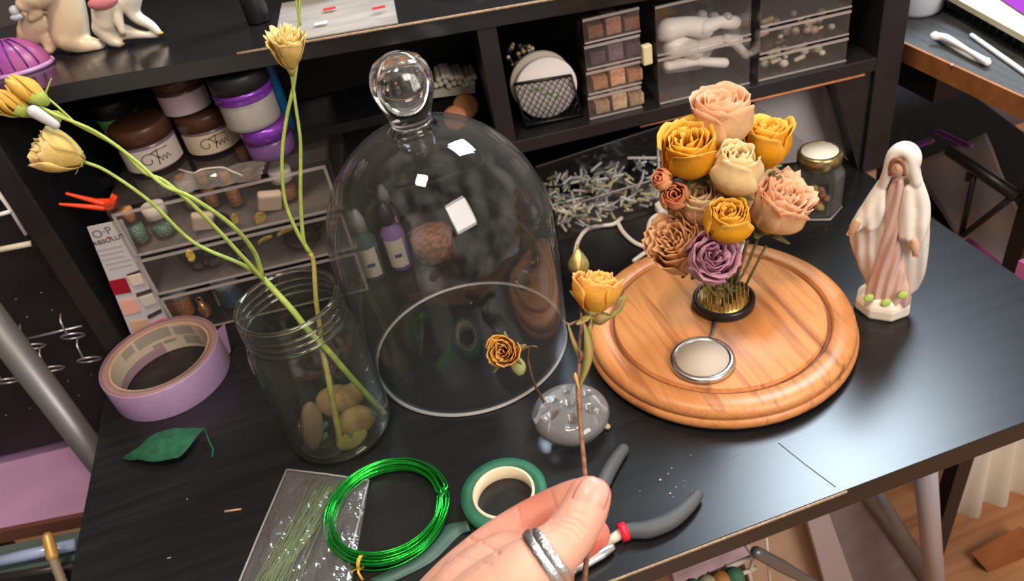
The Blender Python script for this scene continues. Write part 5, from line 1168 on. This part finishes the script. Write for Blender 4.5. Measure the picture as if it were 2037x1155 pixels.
for i in range(46):
    k = i % 2; s_ = sB[0]+.006+random.random()*(sB[1]-sB[0]-.012); z0 = (.1372, .1652)[k]; r = random.uniform(.003, .006); c = H(s_, .014+random.random()*.05, z0+r+random.random()*.008)
    mb = MB().ball((0, 0, 0), r, 9, 6, sc=(1, .9, .8)) if i % 3 else MB().tube([V((-r, 0, 0)), V((r, r*.5, 0))], r*.5, 7, ends=True)
    mb.v = [p+c for p in mb.v]; tag(mb.build('mixed_bead', mat('mixbead%d' % (i % 6), cols[i % 6], .4), base=c), 'small %s bead jumbled in the %s right-end clear drawer' % (('beige', 'grey', 'olive', 'orange', 'cream', 'brown')[i % 6], ('lowest', 'second')[k]), 'bead', 'mixed beads in the right-end drawers')
for i in range(10):
    c = H(sA[0]+.01+random.random()*(sA[1]-sA[0]-.02), .02+random.random()*.03, .1935+random.random()*.01); tag(MB().ball(c, .006, 10, 7, sc=(1, 1, .8)).build('clear_bead', mat('frosty_bead', (.42, .40, .42), .2), base=c), 'large frosty bead in the drawer above the white figures', 'bead', 'frosty beads in the upper drawer')
# ------------------------------------------------------------------ bottles seen through the dome
def dropper(label, x, y, r, h, bodym, capm, labm, blue=True):
    c = AT(x, y, 0); q = thing('craft_bottle', label, 'bottle', c, 'craft bottles behind the dome')
    MB().lathe([(r*.9, 0), (r, .002), (r, h*.58), (r*.5, h*.68), (r*.45, h*.72)], c, 24).build('bottle_body', bodym, q)
    MB().lathe([(r*.62, h*.70), (r*.6, h*.86), (r*.25, h)], c, 18).build('cap', capm, q)
    mb = MB(); arc_panel(mb, c, r+.0004, -150, -50, h*.08, h*.5); lb = mb.build('paper_label', labm, q)
    if blue: mb = MB(); arc_panel(mb, c, r+.0008, -110, -75, h*.24, h*.29, 4); mb.build('blue_mark', mat('blue_ink', (.03, .05, .35), .5), lb)
M_cl = mat('ivory_label', (.62, .56, .44), .6); M_gc = mat('grey_cap', (.30, .30, .32), .4)
dropper('dark teal bottle with a cream label and blue mark, seen through the dome', 748, 548, .0125, .088, mat('teal_bottle', (.05, .09, .09), .25), M_gc, M_cl)
dropper('purple bottle with a cream label, seen through the dome', 800, 528, .0125, .085, mat('purple_bottle', (.22, .14, .34), .25), mat('dark_cap', (.04, .035, .05), .4), M_cl)
dropper('grey bottle at the far left behind the dome', 716, 500, .011, .07, mat('slate_bottle', (.14, .17, .18), .3), M_gc, mat('pale_label', (.5, .47, .44), .6), False)
dropper('short bottle with a tan label behind the purple one', 790, 480, .011, .078, mat('plum_bottle', (.12, .07, .09), .3), M_gc, mat('tan_label', (.52, .36, .28), .6), False)
c = AT(868, 505, 0)
q = thing('petal_jar', 'small glass jar of pink dried petals behind the dome', 'jar', c)
MB().lathe([(.0235, 0), (.0250, .003), (.0250, .034), (.019, .040), (.019, .046)], c, 36, cap1=False).build('glass_body', M_vial, q)
mb = MB().lathe([(.022, .001), (.0238, .003), (.0238, .030), (.0005, .033)], c, 30); mb.build('dried_filling', mat('pink_filling', (.52, .24, .17), .8, nz=.6, nscale=160, bump=1, bscale=300), q)
# ------------------------------------------------------------------ things on the top shelf
def tof(x, y, z=.2865): p = AT(x, y, z)-HL; return p.dot(HV)
M_dogc = mat('cream_porcelain_glaze', (.70, .54, .36), .25, nz=.1, nscale=25, attr=(.80, .72, .58), sss=.05)
M_gold = mat('gold_paint', (.75, .46, .12), .25, metal=.8)
def dog(label, parts, t_, golds, m):
    x, y = golds[0][:2]; base = HP(x, y+4, t_); q = thing('porcelain_dog', label, 'figurine', base)
    mb = MB()
    for ch in parts:
        P = [HP(a, b, t_+o) for a, b, o, r in ch]; k_ = (P[0]-O).dot(FW)/F; mb.tube(spline(P, 4), lerps([r*k_ for *_, r in ch], 4), 18, ends=True)
    remeshed(mb, 'body', m, q, .0016, 5, post=lambda co, nr: np.c_[co[:, :2], np.maximum(co[:, 2], [zt((V(p)-HL).dot(HU))+.0004 for p in co])], attr=lambda co: np.clip((co[:, 0]-np.percentile(co[:, 0], 55))/.02, 0, 1)*.8)
    for (a, b, r) in golds:
        c = HP(a, b, t_-.004); k_ = (c-O).dot(FW)/F; mb = MB()
        for s_ in (-1, 0, 1): mb.ball(c+HU*r*k_*.55*s_, r*k_*.62, 10, 8, sc=(.9, 1.2, .9))
        mb.build('gold_paw', M_gold, q)
    return q
t1_ = tof(150, 112)+.016; t2_ = tof(240, 96)+.010
q = dog('cream porcelain dog sitting at the left of the top shelf', [[(118, -90, .0, 34), (125, -30, .0, 36), (135, 30, 0, 38), (140, 68, 0, 38)], [(140, 75, -.004, 30), (170, 88, -.006, 20), (196, 90, -.008, 13)], [(75, 40, .004, 30), (60, 70, .006, 26), (45, 92, .004, 12)], [(100, 85, 0, 20), (98, 98, -.004, 10)],
        [(100, -20, -.01, 26), (62, -6, -.014, 26), (48, 8, -.016, 16)], [(72, 24, -.012, 13), (62, 36, -.014, 8)]], t1_, [(98, 104, 8)], M_dogc)
mb = MB().ball(HP(34, 34, t1_-.014), .004, 10, 8, sc=(1.6, .8, .8)); mb.ball(HP(30, 22, t1_-.012), .005, 10, 8); mb.build('grey_ribbon', mat('grey_ribbon', (.42, .46, .52), .4), q)
q = dog('white porcelain dog with gold toes sitting on the top shelf', [[(205, -70, 0, 28), (210, -10, 0, 30), (212, 40, 0, 28)], [(208, 55, 0, 24), (222, 78, -.004, 15), (236, 86, -.006, 9)], [(228, 5, -.006, 13), (236, 40, -.010, 10), (244, 64, -.012, 7)], [(255, -40, .004, 28), (258, 0, .004, 24), (268, 30, .002, 14), (300, 50, 0, 10), (316, 64, -.002, 7)],
        [(240, 62, .004, 18), (275, 68, .002, 9), (312, 70, 0, 6)]], t2_, [(241, 88, 7), (319, 66, 6), (246, 69, 5)], mat('white_porcelain_glaze', (.72, .64, .52), .25, nz=.08, nscale=30, attr=(.78, .76, .70), sss=.05))
mb = MB().ball(HP(205, 4, t2_-.014), .009, 14, 10, sc=(1.5, .5, .7)); mb.build('pink_ear', mat('pink_glaze', (.60, .20, .22), .3), q)
# purple shell
c = AT(38, 140, .2868)
q = thing('purple_shell', 'glossy purple ridged shell ornament at the left front of the top shelf', 'ornament', c)
rows = []
for i in range(15):
    ph = math.pi/2*i/14; row = []
    for k in range(33):
        a = math.pi*2*k/32; rd = (.031+.0012*math.cos(a*14)*math.sin(ph))*math.cos(math.pi/2-ph) ; row.append(c+HU*rd*math.cos(a)*1.0+HV*rd*math.sin(a)*.62+V((0, 0, .003+.027*math.cos(ph)*(1+.0*a))))
    rows.append(row[:-1])
MB().rings(rows).build('shell_dome', mat('purple_shell', (.30, .06, .36), .3, nz=.4, nscale=40, col2=(.42, .12, .30)), q)
mb = MB()
for k in range(7):
    a = math.pi*(1.08+.12*k); mb.tube([c+HU*(.0312*math.sin(ph)*math.cos(a))+HV*(.0312*.62*math.sin(ph)*math.sin(a))+V((0, 0, .0034+.027*math.cos(ph))) for ph in np.linspace(.25, 1.5, 9)], .0009, 6)
mb.build('dark_ridges', mat('deep_purple', (.08, .015, .16), .3), q)
mb = MB(); mb.tube([c+HU*.032*math.cos(a)+HV*.0205*math.sin(a)+V((0, 0, .0024)) for a in np.linspace(0, 2*math.pi, 40)], .0022, 8); mb.build('lilac_rim', mat('lilac_rim', (.50, .28, .55), .3), q)
# clear sleeve with bowls
ZS = .2725
P = [AT(540, 75, ZS+.002), AT(792, 48, ZS+.002), AT(792, -60, ZS+.002), AT(562, -60, ZS+.002)]
P = [HP(541, 76, .004), HP(792, 46, .004)]; P = [V((p.x, p.y, zt((p-HL).dot(HU))+.0008)) for p in P]; P += [P[1]+HV*.12, P[0]+HV*.12]
q = thing('plastic_sleeve', 'flat grey-white plastic sleeve under bowls on the top shelf', 'sleeve', P[0])
MB().prism(P, (0, 0, .0012)).build('sheet', mat('greyish_plastic', (.40, .38, .36), .22, nz=.25, nscale=14, stretch=(1, 4, 1)), q)
zz = P[0].z+.0012
for (x, y, nm, col, r) in ((655, 17, 'red mark', (.75, .02, .03), .006), (753, 15, 'red mark', (.75, .02, .03), .006), (638, 46, 'white mark', (.8, .78, .75), .006)):
    a = AT(x, y, zz+.0006); MB().box(a, (r*2, r*.9, .0008), Matrix.Rotation(-.2, 3, 'Z')).build(nm.replace(' ', '_'), mat(nm, col, .4), q)
c = AT(668, -42, zz+.0004); c.z = zz+.0004
q = thing('stacked_bowl', 'pale bowl with a dark foot standing on the plastic sleeve', 'bowl', c)
MB().lathe([(.030, .0), (.034, .002), (.036, .006)], c, 48).build('dark_foot', M_rub, q)
MB().lathe([(.030, .006), (.046, .009), (.054, .020), (.056, .034), (.054, .034), (.050, .020), (.0005, .012)], c, 56).build('bowl_body', mat('pale_ceramic', (.62, .56, .48), .3), q)
c = AT(520, 52, .2745); tag(MB().lathe([(.010, 0), (.0115, .002), (.0115, .07), (.008, .08)], V((c.x, c.y, zt((c-HL).dot(HU))+.0004)), 24).build('black_bottle', mat('black_bottle', (.02, .02, .022), .3), base=c), 'black bottle standing on the top shelf left of the plastic sleeve', 'bottle')
c = AT(930, -38, .268); c.z = zt((c-HL).dot(HU))+.0006
tag(MB().lathe([(.03, 0), (.04, .002), (.045, .008), (.042, .008), (.038, .004), (.0005, .003)], c, 48).build('black_dish', mat('black_dish', (.03, .03, .032), .25), base=c), 'dark dish at the top edge of the photo, right of the sleeve', 'dish')
# ------------------------------------------------------------------ right-hand table
TZ = .118; TX = .6015
q = thing('side_table', 'grey-topped table with an orange-brown edge at the right', 'table', (.9, .7, -.74))
M_tt = wood('grey_black_grain', (.055, .06, .065), (.075, .08, .085), (.10, .105, .11), 2.0, .35, 'y', .4)
MB().box((TX+.25+.0015, .68, TZ-.010), (.5, .80, .020)).build('table_top', M_tt, q)
MB().box((TX, .68, TZ-.0105), (.003, .80, .021)).build('edge_band', mat('orange_brown_band', (.40, .155, .05), .5, nz=.25, nscale=60), q)
MB().box((TX+.03, .86, TZ-.045), (.03, .42, .03)).build('rail', M_bmetal, q)
pl = TX+.02
a, b = ONX(2022, 395, pl), ONX(1995, 515, pl)
MB().box((.65, .522, -.32), (.024, .020, .84)).build('leg', M_bmetal, q)
for (x0, y0, x1, y1, r) in ((1888, 300, 2022, 390, .0065), (1942, 335, 1912, 466, .0035), (2008, 396, 1916, 468, .0035), (1932, 335, 1924, 358, .003)):
    MB().tube([ONX(x0, y0, pl), ONX(x1, y1, pl)], r, 8).build('brace', M_bmetal, q)
def T(x, y, dz=0.): return AT(x, y, TZ+dz)
c = T(1822, 22)
q = thing('white_cup', 'translucent white plastic cup on the right-hand table', 'cup', c)
MB().lathe([(.020, 0), (.0250, .0015), (.0275, .006), (.031, .09), (.0295, .09), (.026, .007), (.0005, .004)], c, 48).build('cup_body', mat('cool_white_plastic', (.60, .64, .72), .35), q)
M_wp = mat('bright_white', (.90, .92, .90), .35)
q = thing('hair_clip', 'white closed clip lying on the right-hand table', 'clip', T(1905, 100))
MB().tube(spline([T(1860, 68, .004), T(1895, 92, .004), T(1930, 112, .004), T(1962, 122, .004)], 5), lerps([.0032, .0022, .0026, .0040], 5), 10, ends=True).build('clip_arm', M_wp, q)
MB().tube(spline([T(1858, 72, .009), T(1882, 76, .009), T(1925, 100, .0085), T(1964, 124, .006)], 5), lerps([.0042, .0040, .0024, .0036], 5), 10, ends=True).build('clip_arm', M_wp, q)
tag(MB().tube([T(1933, 70, .0025), T(2060, 160, .0025)], .0024, 10, ends=True).build('white_rod', M_wp, base=T(1933, 70)), 'long white rod lying on the right-hand table', 'rod')
q = thing('mesh_tray', 'black mesh tray under a cream board at the top right', 'tray', T(1960, 30))
A_, B_ = T(1880, 20), T(2060, 122); dd = (B_-A_).normalized(); nn = V((-dd.y, dd.x, 0)); nn = nn if nn.x > 0 else -nn
mb = MB().prism([A_-dd*.08, B_, B_+nn*.12, A_-dd*.08+nn*.12], (0, 0, .004)); mb.build('tray_base', M_bmetal, q)
mb = MB()
for k in range(22): p = A_-dd*.07+dd*.014*k; mb.tube([p, p+V((0, 0, .018))-nn*.003], .0012, 5)
mb.tube([A_-dd*.08, B_], .002, 6); mb.build('mesh_side', M_bmetal, q)
q = thing('cream_board', 'cream board with a purple sheet on top, resting on the mesh tray', 'board', A_+nn*.06)
A2_, B2_ = AT(1865, -12, TZ+.02), AT(2060, 98, TZ+.02); z_ = V((0, 0, .006))
MB().prism([A2_-dd*.05, B2_, B2_+nn*.11, A2_-dd*.05+nn*.11], z_).build('board_body', mat('cream_board', (.72, .66, .46), .5), q)
A3_, B3_ = AT(1985, -8, TZ+.027), AT(2060, 45, TZ+.027)
MB().prism([A3_-dd*.02, B3_, B3_+nn*.06, A3_-dd*.02+nn*.06], (0, 0, .001)).build('purple_sheet', mat('purple_sheet', (.25, .02, .36), .4), q)
tag(MB().ball(T(1893, 129, .001), .0014, 8, 6).build('water_drop', mat('pale_drop', (.5, .5, .5), .1), base=T(1893, 129)), 'tiny pale drop on the right-hand table', 'drop')
# things under and behind the right-hand table
mb = MB(); z_ = -.18
q = thing('fabric_bag', 'lilac-grey fabric bag lying under the right-hand table', 'bag', AT(1920, 420, -.18))
vs = []; fs = []; c0, c1, c2, c3 = AT(1815, 330, z_), AT(1955, 545, z_), AT(2090, 560, z_), AT(1960, 270, z_)
for i in range(21):
    for j in range(21):
        u, v = i/20, j/20; p = c0.lerp(c1, u).lerp(c3.lerp(c2, u), v); p.z += .003*math.sin(u*9+v*4)*math.sin(v*5)+.004*mnoise.noise(p*12); vs.append(p)
for i in range(20):
    for j in range(20): k = i*21+j; fs.append((k, k+1, k+22, k+21))
MB().add(vs, fs).build('bag_cloth', mat('lilac_grey_cloth', (.34, .29, .31), .7, nz=.35, nscale=9, col2=(.46, .33, .25)), q, solid=.004)
for (x0, y0, x1, y1, lab) in ((1738, 318, 1850, 280, 'painted purple reflection behind the statuette head'), (1868, 262, 1925, 290, 'short painted purple reflection under the right-hand table')):
    a, b = AT(x0, y0, -.10), AT(x1, y1, -.10); tag(MB().tube([a, b], .006, 10, ends=True, flat=.5).build('purple_reflection', mat('purple_reflection_paint', (.30, .08, .36), .25), base=a), lab, 'strip', 'painted purple reflections under the side table')  # flattened tubes painting reflections of purple light
a, b = AT(1925, 478, -.12), AT(1988, 528, -.12); tag(MB().tube([a, b], .004, 8).build('magenta_line', mat('magenta', (.35, .05, .22), .5), base=a), 'magenta line along the desk edge under the side table', 'strap')  # thin magenta tube along the desk edge
a, b = AT(2052, 535, -.05), AT(2070, 600, -.05); tag(MB().box(a.lerp(b, .5), (.014, .04, .04)).build('pink_box', mat('pink_box', (.65, .20, .50), .5), base=a), 'pink box at the right edge beyond the desk', 'box')
tag(MB().prism([AT(1745, 345, -.2), AT(2100, 620, -.2), AT(2250, 420, -.2), AT(1760, 60, -.2)], (0, 0, -.02)).build('shade_sheet', mat('shade_sheet', (.012, .011, .013), .5), base=AT(1900, 300, -.22)), 'dark flat sheet painting the shade under the right-hand table', 'bin')  # dark sheet added to paint the shade below the table
# ------------------------------------------------------------------ under the desk, seen below its front edge
def U(x, y, z): return AT(x, y, z)
q = thing('grey_tube_frame', 'pale grey round tube of a folding frame below the desk', 'frame', U(1865, 1150, -.5))
M_lt = mat('lilac_tube', (.42, .39, .42), .35, metal=.2)
P0 = ONY(1838, 925, .42); MB().tube([ONY(1838, 900, .42), ONY(1850, 1050, .42), ONY(1868, 1260, .42)], .0120, 20).build('tube', M_lt, q)
P1 = [ONY(1700, 940, .50), ONY(1760, 1020, .50), ONY(1880, 1200, .50)]; MB().tube(P1, .014, 16).build('tube', M_steel, q)
# boxes below
def slab(name, label, cat, pts, Y, depth, m):
    P = [ONY(x, y, Y) for x, y in pts]; return tag(MB().prism(P, (0, depth, 0)).build(name, m, base=P[0]), label, cat)
slab('storage_bin', 'tall beige storage bin under the desk', 'bin', [(1440, 1030), (1635, 960), (1700, 1100), (1760, 1300), (1560, 1300)], .52, .02, mat('beige_bin', (.50, .36, .25), .5, nz=.1, nscale=6))
slab('fabric_bin', 'mauve-grey fabric bin under the desk, right of the beige bin', 'bin', [(1625, 970), (1715, 930), (1860, 1200), (1880, 1330), (1745, 1330)], .50, .02, mat('mauve_grey_bin', (.20, .165, .165), .7, nz=.2, nscale=20))
slab('lilac_board', 'pale lilac board between the two bins under the desk', 'board', [(1592, 985), (1630, 968), (1760, 1330), (1690, 1330)], .49, .008, mat('lilac_panel', (.40, .34, .36), .5))
q = thing('ribbed_curtain', 'cream ribbed curtain hanging at the lower right', 'curtain', ONY(1980, 1100, .62))
rows = []; 
for i in range(2):
    row = []
    for k in range(61):
        u = k/60; x = 1925+u*330; y = (850, 1150)[i]; p = ONY(x-i*52, y-(0 if i else u*120), .60); p.y += .012*math.sin(u*40); row.append(p)
    rows.append(row)
MB().rings(rows, closed=False).build('curtain_cloth', mat('cream_cloth', (.62, .55, .45), .7, nz=.1, nscale=30, stretch=(1, 1, .1)), q, solid=.003)
slab('orange_plank', 'orange-brown plank leaning at the lower right corner', 'plank', [(1960, 1130), (2060, 1075), (2070, 1120), (1985, 1165)], .50, .03, mat('orange_plank', (.36, .12, .035), .5, nz=.3, nscale=20))
# wire basket and contents
q = thing('wire_basket', 'white wire basket under the front edge of the desk', 'basket', ONY(1420, 1150, .36))
M_ww = mat('white_wire', (.66, .60, .50), .4); Yb = .36
for (pts, r) in (([(1395, 1150), (1500, 1105)], .0022), ([(1400, 1172), (1505, 1128)], .0022), ([(1485, 1085), (1500, 1108), (1490, 1140), (1500, 1175)], .0022), ([(1410, 1140), (1425, 1190)], .0022), ([(1445, 1125), (1460, 1190)], .0022), ([(1524, 1070), (1535, 1200)], .0016)):
    MB().tube([ONY(x, y, Yb) for x, y in pts], r, 6).build('wire', M_ww, q)
a, b = ONY(1505, 1098, .34), ONY(1600, 1150, .35)
q = thing('metal_tool', 'dark grey metal tool poking out below the desk edge', 'tool', a)
MB().tube(spline([a, a.lerp(b, .5), b, b+(b-a)*.4], 5), lerps([.0055, .0062, .0048, .0050], 5), 14, ends=True).build('shaft', M_steel, q); MB().ball(a, .0045, 12, 8).build('end_cap', M_rub, q)
slab('lilac_box', 'pale lilac box corner below the desk edge, left of the wire basket', 'box', [(1335, 1130), (1480, 1078), (1500, 1110), (1350, 1190)], .40, .02, mat('pale_lilac', (.55, .45, .56), .5))
random.seed(77)
for i in range(5):
    c = ONY(1352+i*27, 1182-i*8, .345); tag(MB().ball(c, .010, 12, 9, sc=(1, 1, 1.2)).build('yarn_ball', mat('mix%d' % (i % 3), ((.45, .18, .04), (.05, .16, .09), (.42, .38, .24))[i % 3], .7, nz=.3, nscale=200), base=c), '%s bundle in the wire basket, %s' % (('orange', 'green', 'cream')[i % 3], ('leftmost', 'second from the left', 'middle one', 'second from the right', 'rightmost')[i]), 'yarn')
